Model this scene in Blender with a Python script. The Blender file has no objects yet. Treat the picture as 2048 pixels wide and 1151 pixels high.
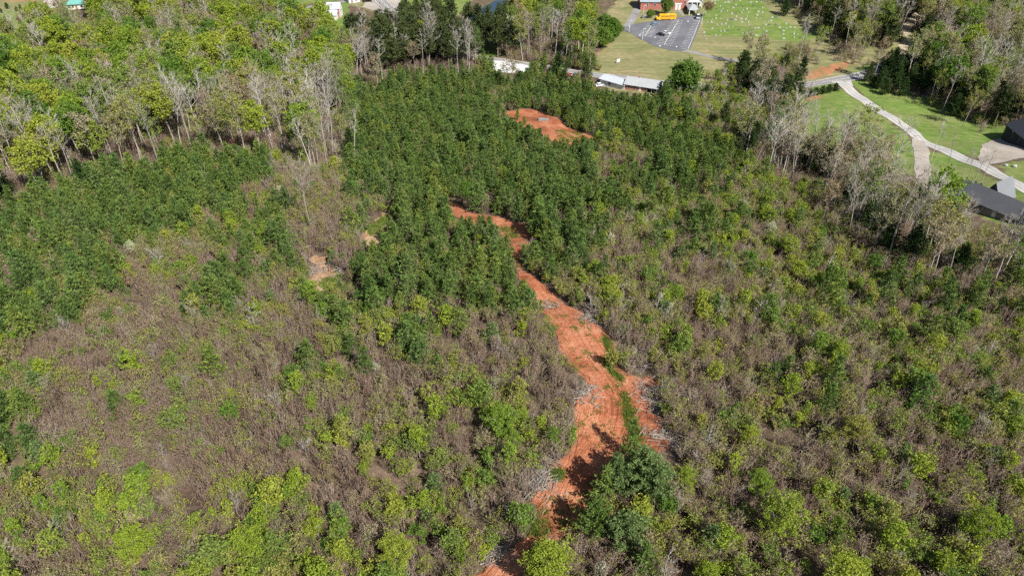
import bpy, math, random
import numpy as np
from mathutils import Vector, Matrix
from mathutils.geometry import delaunay_2d_cdt

rnd = np.random.default_rng(7)
random.seed(7)
scene = bpy.context.scene
COL = scene.collection

# ------------------------------------------------------------------ camera
CAM_Z, PITCH, FPX = 118.0, math.radians(35.8), 1462.0
cam = bpy.data.cameras.new('camera'); cam.sensor_width = 36.0; cam.lens = 36.0 * FPX / 2048.0
cam.clip_start, cam.clip_end = 1.0, 20000.0
camo = bpy.data.objects.new('camera', cam); COL.objects.link(camo)
camo.location = (0, 0, CAM_Z); camo.rotation_euler = (math.pi / 2 - PITCH, 0, 0)
scene.camera = camo

# ------------------------------------------------------------------ world and sun
SUN_TO = Vector((0.60, -0.80, 1.02)).normalized()          # towards the sun: behind the camera, to the right
w = bpy.data.worlds.new('World'); scene.world = w; w.use_nodes = True
nt = w.node_tree; nt.nodes.clear()
sky = nt.nodes.new('ShaderNodeTexSky'); sky.sky_type = 'NISHITA'; sky.sun_disc = False
sky.sun_elevation = math.asin(SUN_TO.z); sky.sun_rotation = math.atan2(SUN_TO.x, SUN_TO.y)
bg = nt.nodes.new('ShaderNodeBackground'); bg.inputs[1].default_value = 0.06
wo = nt.nodes.new('ShaderNodeOutputWorld')
nt.links.new(sky.outputs[0], bg.inputs[0]); nt.links.new(bg.outputs[0], wo.inputs[0])
sl = bpy.data.lights.new('sun', 'SUN'); sl.energy = 5.0; sl.angle = math.radians(0.5); sl.color = (1.0, 0.955, 0.88)
so = bpy.data.objects.new('sun', sl); COL.objects.link(so)
so.rotation_euler = (-SUN_TO).to_track_quat('-Z', 'Y').to_euler(); so.location = SUN_TO * 300
vs = scene.view_settings; vs.view_transform = 'Standard'; vs.look = 'None'; vs.gamma = 1.0; vs.exposure = 0.78
vs.use_curve_mapping = False
scene.cycles.max_bounces = 2; scene.cycles.diffuse_bounces = 2; scene.cycles.glossy_bounces = 1
scene.cycles.transmission_bounces = 2; scene.cycles.transparent_max_bounces = 2
scene.cycles.use_denoising = False; scene.cycles.use_light_tree = False; scene.cycles.debug_use_spatial_splits = True

# ------------------------------------------------------------------ terrain
def sstep(a, b, v):
    t = np.clip((v - a) / (b - a), 0, 1); return t * t * (3 - 2 * t)
def terr(x, y):
    x = np.asarray(x, float); y = np.asarray(y, float)
    z = 30.0 * (1 - sstep(70, 330, y + 0.12 * x))
    f = 1 - sstep(250, 420, y)
    n = (1.3 * np.sin(x / 17.0 + 1.3) * np.cos(y / 21.0 + 0.4) + 0.8 * np.sin((x + 0.7 * y) / 11.0 + 2.0)
         + 0.45 * np.sin((x - 1.3 * y) / 6.3) * np.cos((x + y) / 8.1))
    z = z + n * (0.25 + 0.75 * f)
    # cemetery knoll and the low creek on the right
    z = z + 7.0 * np.exp(-(((x - 175) / 70.0) ** 2 + ((y - 470) / 70.0) ** 2))
    z = z - 4.0 * np.exp(-(((x - 118 + 0.0 * y) / 26.0) ** 2)) * (1 - sstep(150, 260, y)) * sstep(60, 110, y)
    # the gully across the lower brush
    z = z - 2.4 * np.exp(-((y - 66.5 + .09 * x) / 5.0) ** 2) * (1 - sstep(-12, 6, x)) * sstep(-110, -60, x)
    return z
SP, CP = math.sin(PITCH), math.cos(PITCH)
def unproj(px, py):
    """photograph pixel (2048 wide) -> point of the terrain"""
    px = np.asarray(px, float); py = np.asarray(py, float)
    u = (px - 1024) / FPX; v = (575.5 - py) / FPX
    dx, dy, dz = u, CP + v * SP, -SP + v * CP
    t = (CAM_Z - 10) / -dz
    for _ in range(40):
        t = 0.5 * t + 0.5 * (CAM_Z - terr(dx * t, dy * t)) / -dz
    return np.stack([dx * t, dy * t, CAM_Z + dz * t], -1)
def proj(p):
    p = np.asarray(p, float); x, y, z = p[..., 0], p[..., 1], p[..., 2] - CAM_Z
    d = y * CP - z * SP; up = y * SP + z * CP
    d = np.where(d < 1, 1, d)
    return 1024 + FPX * x / d, 575.5 - FPX * up / d, d
def P2(pts): return unproj([p[0] for p in pts], [p[1] for p in pts])[:, :2]
def pip(poly, X, Y):
    poly = np.asarray(poly, float); r = np.zeros(np.shape(X), bool); n = len(poly); j = n - 1
    for i in range(n):
        xi, yi = poly[i]; xj, yj = poly[j]
        c = ((yi > Y) != (yj > Y)) & (X < (xj - xi) * (Y - yi) / ((yj - yi) if yj != yi else 1e-9) + xi)
        r ^= c; j = i
    return r

# ------------------------------------------------------------------ materials
def NM(name):
    m = bpy.data.materials.new(name); m.use_nodes = True; m.node_tree.nodes.clear(); return m, m.node_tree
def nd(t, typ, **kw):
    n = t.nodes.new(typ)
    for k, v in kw.items():
        if k in n.inputs: n.inputs[k].default_value = v
        else: setattr(n, k, v)
    return n
def ramp(t, fac, stops):
    r = t.nodes.new('ShaderNodeValToRGB'); e = r.color_ramp.elements
    while len(e) < len(stops): e.new(0.5)
    for i, (p, c) in enumerate(stops): e[i].position = p; e[i].color = (*c, 1)
    t.links.new(fac, r.inputs[0]); return r.outputs[0]
def mixc(t, fac, a, b, mode='MIX'):
    m = t.nodes.new('ShaderNodeMix'); m.data_type = 'RGBA'; m.blend_type = mode
    if hasattr(fac, 'links') or hasattr(fac, 'is_linked'): t.links.new(fac, m.inputs[0])
    else: m.inputs[0].default_value = fac
    for s, v in ((6, a), (7, b)):
        if isinstance(v, tuple): m.inputs[s].default_value = (*v, 1)
        else: t.links.new(v, m.inputs[s])
    return m.outputs[2]
def math_(t, op, a, b=0.0, clamp=False):
    m = t.nodes.new('ShaderNodeMath'); m.operation = op; m.use_clamp = clamp
    for i, v in enumerate((a, b)):
        if isinstance(v, (int, float)): m.inputs[i].default_value = v
        else: t.links.new(v, m.inputs[i])
    return m.outputs[0]
def noise(t, scale, detail=4, rough=0.55, vec=None):
    n = nd(t, 'ShaderNodeTexNoise', Scale=scale, Detail=detail, Roughness=rough)
    if vec is None:
        g = t.nodes.new('ShaderNodeNewGeometry'); vec = g.outputs['Position']
    t.links.new(vec, n.inputs['Vector']); return n.outputs['Fac']
def out(t, sh):
    o = t.nodes.new('ShaderNodeOutputMaterial'); t.links.new(sh, o.inputs[0])
def pbsdf(t, col, rough=0.8, spec=0.3, bump=None, bs=0.3, bd=0.1, metal=0.0):
    p = nd(t, 'ShaderNodeBsdfPrincipled', Roughness=rough, Metallic=metal); p.inputs['Specular IOR Level'].default_value = spec
    if isinstance(col, tuple): p.inputs['Base Color'].default_value = (*col, 1)
    else: t.links.new(col, p.inputs['Base Color'])
    if bump is not None:
        b = nd(t, 'ShaderNodeBump', Strength=bs, Distance=bd); t.links.new(bump, b.inputs['Height']); t.links.new(b.outputs[0], p.inputs['Normal'])
    out(t, p.outputs[0]); return p
def mat_leaf(name, cols, transl=0.3, vlo=0.7, vhi=1.3):
    m, t = NM(name)
    oi = t.nodes.new('ShaderNodeObjectInfo'); g = t.nodes.new('ShaderNodeNewGeometry')
    c = ramp(t, oi.outputs['Random'], [(i / max(1, len(cols) - 1), k) for i, k in enumerate(cols)])
    v = math_(t, 'ADD', math_(t, 'MULTIPLY', g.outputs['Random Per Island'], vhi - vlo), vlo)
    h = nd(t, 'ShaderNodeHueSaturation'); t.links.new(c, h.inputs['Color']); t.links.new(v, h.inputs['Value'])
    hv = math_(t, 'ADD', math_(t, 'MULTIPLY', math_(t, 'FRACT', math_(t, 'MULTIPLY', g.outputs['Random Per Island'], 7.31)), 0.03), 0.485)
    t.links.new(hv, h.inputs['Hue'])
    d = nd(t, 'ShaderNodeBsdfDiffuse')
    tr = nd(t, 'ShaderNodeBsdfTranslucent'); mx = nd(t, 'ShaderNodeMixShader'); mx.inputs[0].default_value = transl
    t.links.new(h.outputs[0], d.inputs['Color']); t.links.new(h.outputs[0], tr.inputs[0])
    t.links.new(d.outputs[0], mx.inputs[1]); t.links.new(tr.outputs[0], mx.inputs[2]); out(t, mx.outputs[0]); return m
def mat_bark(name, cols):
    m, t = NM(name); oi = t.nodes.new('ShaderNodeObjectInfo')
    c = ramp(t, oi.outputs['Random'], [(i / max(1, len(cols) - 1), k) for i, k in enumerate(cols)])
    n = noise(t, 3.0, 3); c2 = mixc(t, 1.0, c, ramp(t, n, [(0.3, (0.6, 0.6, 0.6)), (0.7, (1.25, 1.25, 1.25))]), 'MULTIPLY')
    d = nd(t, 'ShaderNodeBsdfDiffuse'); t.links.new(c2, d.inputs[0]); out(t, d.outputs[0]); return m
def mat_plain(name, col, rough=0.6, var=0.15, scale=0.6, spec=0.3, metal=0.0):
    m, t = NM(name); n = noise(t, scale, 5, 0.6)
    c = mixc(t, 1.0, col, ramp(t, n, [(0.3, (1 - var,) * 3), (0.7, (1 + var,) * 3)]), 'MULTIPLY')
    pbsdf(t, c, rough, spec, metal=metal); return m
M = {}
M['needle'] = mat_leaf('pine_needles', [(0.070, 0.120, 0.030), (0.124, 0.186, 0.043), (0.094, 0.156, 0.046), (0.166, 0.214, 0.046), (0.078, 0.132, 0.034), (0.136, 0.188, 0.058)], 0.25, 0.55, 1.65)
M['needle_pale'] = mat_leaf('blue_green_needles', [(0.125, 0.188, 0.066), (0.155, 0.215, 0.075)], 0.25, 0.6, 1.6)
M['needle_dark'] = mat_leaf('old_pine_needles', [(0.052, 0.070, 0.028), (0.078, 0.098, 0.036), (0.060, 0.084, 0.034)], 0.18, 0.55, 1.6)
M['needle_cedar'] = mat_leaf('cedar_needles', [(0.032, 0.064, 0.020), (0.050, 0.085, 0.026), (0.070, 0.098, 0.032)], 0.18, 0.55, 1.6)
M['lime'] = mat_leaf('spring_leaves', [(0.200, 0.270, 0.036), (0.275, 0.335, 0.042), (0.160, 0.250, 0.038), (0.305, 0.330, 0.054), (0.230, 0.300, 0.038)], 0.38, 0.7, 1.4)
M['leaf_green'] = mat_leaf('young_green_leaves', [(0.100, 0.185, 0.030), (0.145, 0.225, 0.042), (0.175, 0.225, 0.056), (0.085, 0.165, 0.030)], 0.34, 0.7, 1.4)
M['leaf_olive'] = mat_leaf('opening_olive_buds', [(0.225, 0.270, 0.045), (0.260, 0.255, 0.062), (0.195, 0.275, 0.042), (0.280, 0.270, 0.078)], 0.3, 0.6, 1.4)
M['leaf_tan'] = mat_leaf('tan_catkins', [(0.280, 0.235, 0.115), (0.245, 0.265, 0.090), (0.310, 0.275, 0.165), (0.270, 0.190, 0.105)], 0.3, 0.7, 1.3)
M['leaf_brown'] = mat_leaf('reddish_buds', [(0.190, 0.115, 0.075), (0.220, 0.155, 0.085), (0.190, 0.150, 0.085)], 0.25, 0.6, 1.4)
M['blossom'] = mat_leaf('white_blossom', [(0.52, 0.52, 0.40), (0.42, 0.46, 0.28)], 0.3, 0.8, 1.2)
M['bark_pine'] = mat_bark('pine_bark', [(0.13, 0.10, 0.08), (0.19, 0.15, 0.12)])
M['bark_pale'] = mat_bark('pale_bark', [(0.30, 0.265, 0.225), (0.43, 0.40, 0.36), (0.225, 0.195, 0.165), (0.33, 0.295, 0.25), (0.26, 0.225, 0.19)])
M['bark_brush'] = mat_bark('brush_stems', [(0.205, 0.148, 0.120), (0.255, 0.195, 0.160), (0.165, 0.120, 0.098), (0.30, 0.245, 0.205)])
M['bark_white'] = mat_bark('white_bark', [(0.34, 0.31, 0.27), (0.27, 0.24, 0.20), (0.44, 0.41, 0.37), (0.22, 0.19, 0.16)])
M['grass'] = mat_leaf('grass_blades', [(0.13, 0.20, 0.035), (0.17, 0.22, 0.045)], 0.3)

# ------------------------------------------------------------------ mesh collecting
class MB:
    def __init__(s): s.v = []; s.q = []; s.t = []; s.qm = []; s.tm = []; s.n = 0
    def add(s, v, q=None, t=None, m=0):
        v = np.asarray(v, float).reshape(-1, 3)
        if q is not None and len(q):
            q = np.asarray(q, int).reshape(-1, 4) + s.n; s.q.append(q); s.qm.append(np.full(len(q), m))
        if t is not None and len(t):
            t = np.asarray(t, int).reshape(-1, 3) + s.n; s.t.append(t); s.tm.append(np.full(len(t), m))
        s.v.append(v); s.n += len(v)
    def join(s, o, dm=0):
        for q, m in zip(o.q, o.qm): s.q.append(q + s.n); s.qm.append(m + dm)
        for q, m in zip(o.t, o.tm): s.t.append(q + s.n); s.tm.append(m + dm)
        s.v += o.v; s.n += o.n
    def mesh(s, name, mats, smooth=False):
        me = bpy.data.meshes.new(name)
        v = np.concatenate(s.v) if s.v else np.zeros((0, 3))
        q = np.concatenate(s.q) if s.q else np.zeros((0, 4), int); t = np.concatenate(s.t) if s.t else np.zeros((0, 3), int)
        mi = np.concatenate((s.qm or [np.zeros(0, int)]) + (s.tm or [np.zeros(0, int)])).astype(np.int32)
        nl = q.size + t.size
        me.vertices.add(len(v)); me.vertices.foreach_set('co', v.astype(np.float32).ravel())
        me.loops.add(nl); me.loops.foreach_set('vertex_index', np.concatenate([q.ravel(), t.ravel()]).astype(np.int32))
        npol = len(q) + len(t); me.polygons.add(npol)
        st = np.concatenate([np.arange(len(q)) * 4, q.size + np.arange(len(t)) * 3]).astype(np.int32)
        me.polygons.foreach_set('loop_start', st)
        me.polygons.foreach_set('material_index', mi)
        me.polygons.foreach_set('use_smooth', np.full(npol, smooth))
        for m in mats: me.materials.append(m)
        me.update(calc_edges=True); return me
    # shapes
    def prism(s, A, B, ra, rb, k=3, m=0):
        A = np.asarray(A, float).reshape(-1, 3); B = np.asarray(B, float).reshape(-1, 3); n = len(A)
        ra = np.broadcast_to(ra, n); rb = np.broadcast_to(rb, n)
        d = B - A; d /= np.linalg.norm(d, axis=1, keepdims=True) + 1e-9
        ref = np.where(np.abs(d[:, 2:3]) < 0.9, [[0, 0, 1.0]], [[1.0, 0, 0]])
        u = np.cross(d, ref); u /= np.linalg.norm(u, axis=1, keepdims=True); w_ = np.cross(d, u)
        a = np.arange(k) / k * 2 * np.pi
        ring = np.cos(a)[None, :, None] * u[:, None] + np.sin(a)[None, :, None] * w_[:, None]
        V = np.concatenate([A[:, None] + ring * ra[:, None, None], B[:, None] + ring * rb[:, None, None]], 1)
        i = np.arange(k); j = (i + 1) % k
        Q = np.stack([i, j, j + k, i + k], 1)[None] + (np.arange(n) * 2 * k)[:, None, None]
        s.add(V, Q, m=m)
    def spike(s, A, B, r, m=0):
        A = np.asarray(A, float).reshape(-1, 3); B = np.asarray(B, float).reshape(-1, 3); n = len(A)
        d = B - A; p = np.cross(d, rnd.normal(size=(n, 3))); p /= np.linalg.norm(p, axis=1, keepdims=True) + 1e-9
        o = np.cross(d, p); o /= np.linalg.norm(o, axis=1, keepdims=True) + 1e-9
        r = np.broadcast_to(r, n)[:, None]
        V = np.stack([A + p * r, A - 0.5 * p * r + 0.87 * o * r, A - 0.5 * p * r - 0.87 * o * r, B], 1)
        T = np.array([[0, 1, 3], [1, 2, 3], [2, 0, 3]])[None] + (np.arange(n) * 4)[:, None, None]
        s.add(V, None, T, m)
    def blades(s, P, D, L, W, m=0):
        n = len(P); L = np.broadcast_to(L, n)[:, None]; W = np.broadcast_to(W, n)[:, None]
        D = D / (np.linalg.norm(D, axis=1, keepdims=True) + 1e-9)
        p = np.cross(D, rnd.normal(size=(n, 3))); p /= np.linalg.norm(p, axis=1, keepdims=True) + 1e-9
        V = np.stack([P, P + D * L * 0.5 + p * W * 0.5, P + D * L, P + D * L * 0.5 - p * W * 0.5], 1)
        s.add(V, np.arange(n * 4).reshape(n, 4), m=m)
    def box(s, c, sz, m=0, rot=0.0, taper=1.0):
        x, y, z = (np.array(sz) / 2.0)
        v = np.array([[-x, -y, -z], [x, -y, -z], [x, y, -z], [-x, y, -z], [-x * taper, -y * taper, z], [x * taper, -y * taper, z], [x * taper, y * taper, z], [-x * taper, y * taper, z]])
        if rot:
            cr, sr = math.cos(rot), math.sin(rot); v = np.stack([v[:, 0] * cr - v[:, 1] * sr, v[:, 0] * sr + v[:, 1] * cr, v[:, 2]], 1)
        s.add(v + np.array(c), [[0, 3, 2, 1], [4, 5, 6, 7], [0, 1, 5, 4], [1, 2, 6, 5], [2, 3, 7, 6], [3, 0, 4, 7]], m=m)
def rdir(n): 
    d = rnd.normal(size=(n, 3)); return d / np.linalg.norm(d, axis=1, keepdims=True)

def link(o): COL.objects.link(o); return o
def obj(name, me, parent=None, loc=(0, 0, 0), rotz=0.0, **props):
    o = bpy.data.objects.new(name, me); link(o); o.location = loc; o.rotation_euler = (0, 0, rotz)
    if parent is not None: o.parent = parent
    for k, v in props.items(): o[k] = v
    return o
def thing(name, label, cat, loc=(0, 0, 0), rotz=0.0, group=None):
    o = bpy.data.objects.new(name, None); link(o); o.location = loc; o.rotation_euler = (0, 0, rotz)
    o.empty_display_size = 0.5; o['label'] = label; o['category'] = cat
    if group: o['group'] = group
    return o

# ------------------------------------------------------------------ ground
LOT = [(1243, 57), (1270, 48), (1320, 40), (1350, 37), (1372, 33), (1400, 31), (1404, 34), (1399, 55), (1380, 98), (1362, 103), (1340, 101), (1310, 93), (1285, 80), (1260, 66), (1243, 62)]
TRAIL = [(958, 431), (985, 457), (1008, 480), (1020, 505), (1029, 535), (1044, 560), (1060, 585), (1078, 610), (1093, 635), (1107, 655), (1120, 680), (1125, 712), (1150, 738), (1176, 756), (1186, 788), (1148, 801), (1156, 822), (1159, 861), (1156, 900), (1130, 918), (1112, 940), (1075, 975), (1064, 1001), (1080, 1030), (1080, 1052), (1052, 1077), (1005, 1110), (965, 1146), (930, 1200),
         (1035, 1200), (1046, 1146), (1066, 1095), (1132, 1072), (1160, 1052), (1190, 1009), (1200, 981), (1214, 943), (1262, 914), (1338, 902), (1336, 882), (1320, 848), (1296, 809), (1318, 765), (1300, 752), (1268, 760), (1234, 750), (1227, 726), (1216, 676), (1198, 655), (1168, 625), (1132, 612), (1099, 579), (1064, 551), (1044, 541), (1036, 520), (1050, 492), (1071, 460), (1017, 441), (985, 432)]
CLEAR = [(1008, 226), (1022, 223), (1057, 218), (1085, 226), (1110, 235), (1130, 252), (1160, 265), (1190, 277), (1175, 287), (1143, 290), (1106, 284), (1061, 262), (1042, 257), (1014, 240)]
CLAYL = [(628, 516), (636, 509), (648, 511), (655, 520), (652, 533), (660, 544), (676, 550), (688, 560), (676, 571), (662, 576), (655, 590), (644, 583), (632, 574), (618, 566), (625, 552), (621, 538), (630, 528)]
STRIP = [(722, 474), (742, 452), (772, 426), (790, 428), (780, 447), (758, 468), (748, 496), (732, 494)]
MIDP = [(882, 408), (902, 400), (930, 418), (962, 436), (950, 452), (915, 436)]
GRAVELPAD = [(1962, 290), (1985, 280), (2012, 274), (2060, 296), (2075, 312), (2030, 318), (2000, 326), (1968, 330), (1956, 322)]
WHITELOT = [(988, 122), (1010, 123), (1050, 130), (1062, 136), (1050, 144), (1020, 146), (990, 145), (984, 138)]
MAINROAD = [(880, 104), (925, 111), (960, 117), (1010, 124), (1060, 132), (1120, 142), (1180, 149), (1250, 156), (1320, 166), (1400, 173), (1480, 176), (1560, 174), (1620, 169), (1680, 159), (1740, 145), (1790, 128), (1850, 104)]
DRIVE = [(1672, 162), (1700, 180), (1730, 202), (1770, 228), (1810, 253), (1842, 281), (1880, 297), (1940, 323), (2000, 352), (2048, 377), (2110, 408)]
DRIVE2 = [(1836, 280), (1842, 300), (1844, 330), (1848, 360), (1852, 385), (1862, 412)]
CHLANE = [(1252, 58), (1262, 42), (1270, 28), (1277, 12), (1288, -12)]
LOWLANE = [(1366, 101), (1400, 108), (1440, 117), (1490, 124), (1530, 127)]
FARROAD = [(792, 34), (780, 20), (765, 5), (748, -12), (730, -30)]
FARLANE = [(540, 24), (590, 18), (640, 11), (690, 3), (740, -4)]
DIRTLANE = [(1838, 28), (1822, 45), (1812, 60), (1820, 76), (1806, 94), (1812, 108), (1835, 118)]
LUSH = [[(1590, 185), (1600, 210), (1600, 260), (1700, 330), (1760, 345), (1835, 350), (1842, 300), (1800, 260), (1740, 215), (1690, 180)],
        [(1700, 165), (1740, 155), (1775, 165), (1830, 190), (1900, 212), (1990, 232), (2060, 250), (2060, 270), (2000, 275), (1970, 285), (1960, 320), (1900, 300), (1850, 280), (1790, 240), (1730, 195)],
        [(1850, 300), (1900, 310), (2110, 415), (2110, 480), (1880, 400), (1855, 340)], [(2000, 330), (2110, 310), (2110, 400), (2040, 370)],
        [(-60, 20), (60, 20), (120, 30), (130, 70), (60, 90), (-60, 110)], [(520, 30), (640, 12), (700, 0), (690, 60), (560, 40)], [(470, -30), (700, -30), (690, 0), (560, 14), (470, 12)],
        [(780, -40), (960, -40), (930, 20), (900, 45), (840, 40), (795, 22)], [(1402, 30), (1440, -10), (1520, 0), (1560, 40), (1640, 70), (1600, 85), (1500, 75), (1410, 70)],
        [(955, 80), (1000, 82), (1010, 110), (960, 112)], [(1620, 172), (1690, 158), (1700, 165), (1600, 190)], [(1690, 150), (1740, 128), (1760, 130), (1745, 142)], [(420, 8), (480, 8), (500, 24), (430, 24)]]
TAN = [[(1180, 150), (1188, 110), (1240, 66), (1200, 40), (1260, -30), (1700, -30), (1660, 60), (1650, 95), (1560, 130), (1480, 165), (1330, 162)], [(1540, 168), (1600, 120), (1640, 85), (1690, 50), (1800, 60), (1840, 100), (1740, 140), (1650, 165)], [(-60, -40), (160, -40), (150, 20), (60, 40), (-60, 40)], [(640, 40), (700, 40), (700, 60), (640, 62)], [(690, -40), (800, -40), (800, 26), (740, 22), (700, 10)], [(1280, 186), (1400, 190), (1380, 205), (1290, 200)], [(1190, 165), (1250, 160), (1330, 176), (1330, 190), (1240, 185)]]
CLAYG = [[(1185, 108), (1238, 66), (1245, 72), (1215, 100), (1190, 125)], [(1475, 165), (1485, 138), (1500, 140), (1495, 168)], [(1590, 160), (1625, 135), (1690, 120), (1720, 126), (1690, 143), (1620, 165)], [(1590, 192), (1640, 186), (1665, 196), (1640, 203), (1590, 205)], [(1768, 258), (1785, 262), (1818, 295), (1815, 305), (1800, 298)], [(1720, 320), (1760, 322), (1790, 345), (1750, 360), (1715, 350)], [(1735, 182), (1762, 184), (1758, 190), (1738, 188)], [(1860, 395), (1905, 378), (1925, 400), (1890, 425)], [(1845, 290), (1870, 300), (1860, 310), (1848, 305)], [(2000, 268), (2010, 262), (2000, 255), (1990, 262)], [(-60, -10), (90, -8), (90, 2), (-60, 2)],
          [(935, 22), (955, 10), (958, 14), (938, 28)], [(1100, 112), (1140, 108), (1145, 128), (1100, 126)], [(400, 290), (470, 268), (560, 262), (590, 280), (560, 290), (420, 310)], [(580, 62), (600, 64), (640, 90), (600, 130), (590, 100)]]
POND = [(930, 38), (955, 22), (990, 4), (1040, 0), (1060, 30), (1020, 75), (985, 72), (955, 66), (938, 52)]

gx = np.unique(np.concatenate([-np.geomspace(330, 5000, 22), np.arange(-330, 331, 2.0), np.geomspace(330, 5000, 22)]))
gy = np.unique(np.concatenate([-np.geomspace(10, 3000, 16), np.arange(-10, 20, 6.0), np.arange(20, 621, 2.0), np.geomspace(620, 9000, 22)]))
GX, GY = np.meshgrid(gx, gy)
fade = np.clip(1 - (np.maximum(np.abs(GX) - 330, 0) + np.maximum(GY - 620, 0)) / 600, 0, 1)
GZ = terr(GX, GY)
POND_XY = P2(POND); POND_Z = float(np.mean(terr(POND_XY[:, 0], POND_XY[:, 1]))) - 0.2
pc = POND_XY.mean(0); grown = pc + (POND_XY - pc) * 1.05
GZ = np.where(pip(grown, GX, GY), POND_Z - 1.2, GZ)
me = bpy.data.meshes.new('ground')
nv = GX.size; me.vertices.add(nv); me.vertices.foreach_set('co', np.stack([GX, GY, GZ], -1).astype(np.float32).ravel())
W_, H_ = len(gx), len(gy)
ii = (np.arange(H_ - 1)[:, None] * W_ + np.arange(W_ - 1)[None]).ravel()
qq = np.stack([ii, ii + 1, ii + 1 + W_, ii + W_], 1).astype(np.int32)
me.loops.add(qq.size); me.loops.foreach_set('vertex_index', qq.ravel())
me.polygons.add(len(qq)); me.polygons.foreach_set('loop_start', (np.arange(len(qq)) * 4).astype(np.int32))
me.polygons.foreach_set('use_smooth', np.ones(len(qq), bool)); me.update(calc_edges=True)
def mask(polys, grow=0.0):
    r = np.zeros(GX.shape, bool)
    for p in polys: r |= pip(P2(p), GX, GY)
    r = r.astype(float)
    k = np.array([1, 2, 1]) / 4.0
    for _ in range(2):
        r = np.apply_along_axis(lambda a: np.convolve(a, k, 'same'), 0, r); r = np.apply_along_axis(lambda a: np.convolve(a, k, 'same'), 1, r)
    return r
mk = np.stack([mask(LUSH), mask(TAN), np.maximum(mask(CLAYG) * .52, mask([TRAIL, CLEAR, CLAYL, STRIP, MIDP])), np.ones(GX.shape)], -1)
at = me.color_attributes.new('cover', 'FLOAT_COLOR', 'POINT'); at.data.foreach_set('color', mk.astype(np.float32).ravel())

def clay_color(t, sc=1.0):
    n1 = noise(t, 0.35 * sc, 6, 0.6); n2 = noise(t, 2.2 * sc, 4, 0.6)
    c = ramp(t, n1, [(0.25, (0.262, 0.086, 0.043)), (0.5, (0.375, 0.138, 0.070)), (0.75, (0.44, 0.210, 0.122))])
    return mixc(t, 1.0, c, ramp(t, n2, [(0.3, (0.78, 0.76, 0.74)), (0.7, (1.15, 1.15, 1.15))]), 'MULTIPLY')
m, t = NM('ground_cover')
a = nd(t, 'ShaderNodeVertexColor', layer_name='cover'); sep = t.nodes.new('ShaderNodeSeparateColor'); t.links.new(a.outputs[0], sep.inputs[0])
n_big, n_mid, n_fine = noise(t, 0.045, 5, 0.6), noise(t, 0.35, 5, 0.6), noise(t, 2.5, 4, 0.65)
litter = ramp(t, n_mid, [(0.28, (0.070, 0.048, 0.036)), (0.5, (0.120, 0.084, 0.062)), (0.72, (0.195, 0.142, 0.105))])
litter = mixc(t, math_(t, 'MULTIPLY', ramp(t, n_big, [(0.45, (0, 0, 0)), (0.7, (1, 1, 1))]), 0.5), litter, (0.085, 0.100, 0.036))
litter = mixc(t, 1.0, litter, ramp(t, n_fine, [(0.3, (0.65, 0.65, 0.65)), (0.7, (1.3, 1.3, 1.3))]), 'MULTIPLY')
lush = ramp(t, n_mid, [(0.25, (0.075, 0.135, 0.026)), (0.5, (0.125, 0.185, 0.042)), (0.75, (0.205, 0.215, 0.082))])
lush = mixc(t, ramp(t, n_big, [(0.5, (0, 0, 0)), (0.75, (0.8, 0.8, 0.8))]), lush, (0.215, 0.200, 0.095))
lush = mixc(t, 1.0, lush, ramp(t, n_fine, [(0.3, (0.82, 0.82, 0.82)), (0.7, (1.15, 1.15, 1.15))]), 'MULTIPLY')
tan = ramp(t, n_mid, [(0.25, (0.165, 0.165, 0.070)), (0.5, (0.235, 0.205, 0.110)), (0.75, (0.330, 0.270, 0.165))])
tan = mixc(t, ramp(t, n_big, [(0.42, (0.75, 0.75, 0.75)), (0.62, (0, 0, 0))]), tan, (0.150, 0.165, 0.066))
tan = mixc(t, 1.0, tan, ramp(t, n_fine, [(0.3, (0.85, 0.85, 0.85)), (0.7, (1.12, 1.12, 1.12))]), 'MULTIPLY')
mpm = nd(t, 'ShaderNodeMapping'); mpm.inputs['Scale'].default_value = (.02, .55, 1); mpm.inputs['Rotation'].default_value = (0, 0, .25); gg = t.nodes.new('ShaderNodeNewGeometry'); t.links.new(gg.outputs['Position'], mpm.inputs[0])
mow = ramp(t, noise(t, 1.0, 3, .5, mpm.outputs[0]), [(.35, (.82, .84, .82)), (.65, (1.15, 1.13, 1.12))]); tan = mixc(t, 1.0, tan, mow, 'MULTIPLY'); lush = mixc(t, .6, lush, mixc(t, 1.0, lush, mow, 'MULTIPLY'))
def edge(ch):
    v = math_(t, 'ADD', sep.outputs[ch], math_(t, 'MULTIPLY', math_(t, 'SUBTRACT', n_mid, 0.5), 0.9))
    return math_(t, 'MULTIPLY', math_(t, 'SUBTRACT', v, 0.36), 4.0, True)
c = mixc(t, edge(1), litter, tan); c = mixc(t, edge(0), c, lush); c = mixc(t, edge(2), c, clay_color(t))
pbsdf(t, c, 0.95, 0.1, math_(t, 'ADD', n_mid, n_fine), 0.5, 0.25); me.materials.append(m)
obj('ground', me, kind='structure', label='wooded and grassy ground with brown leaf litter')

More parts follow.
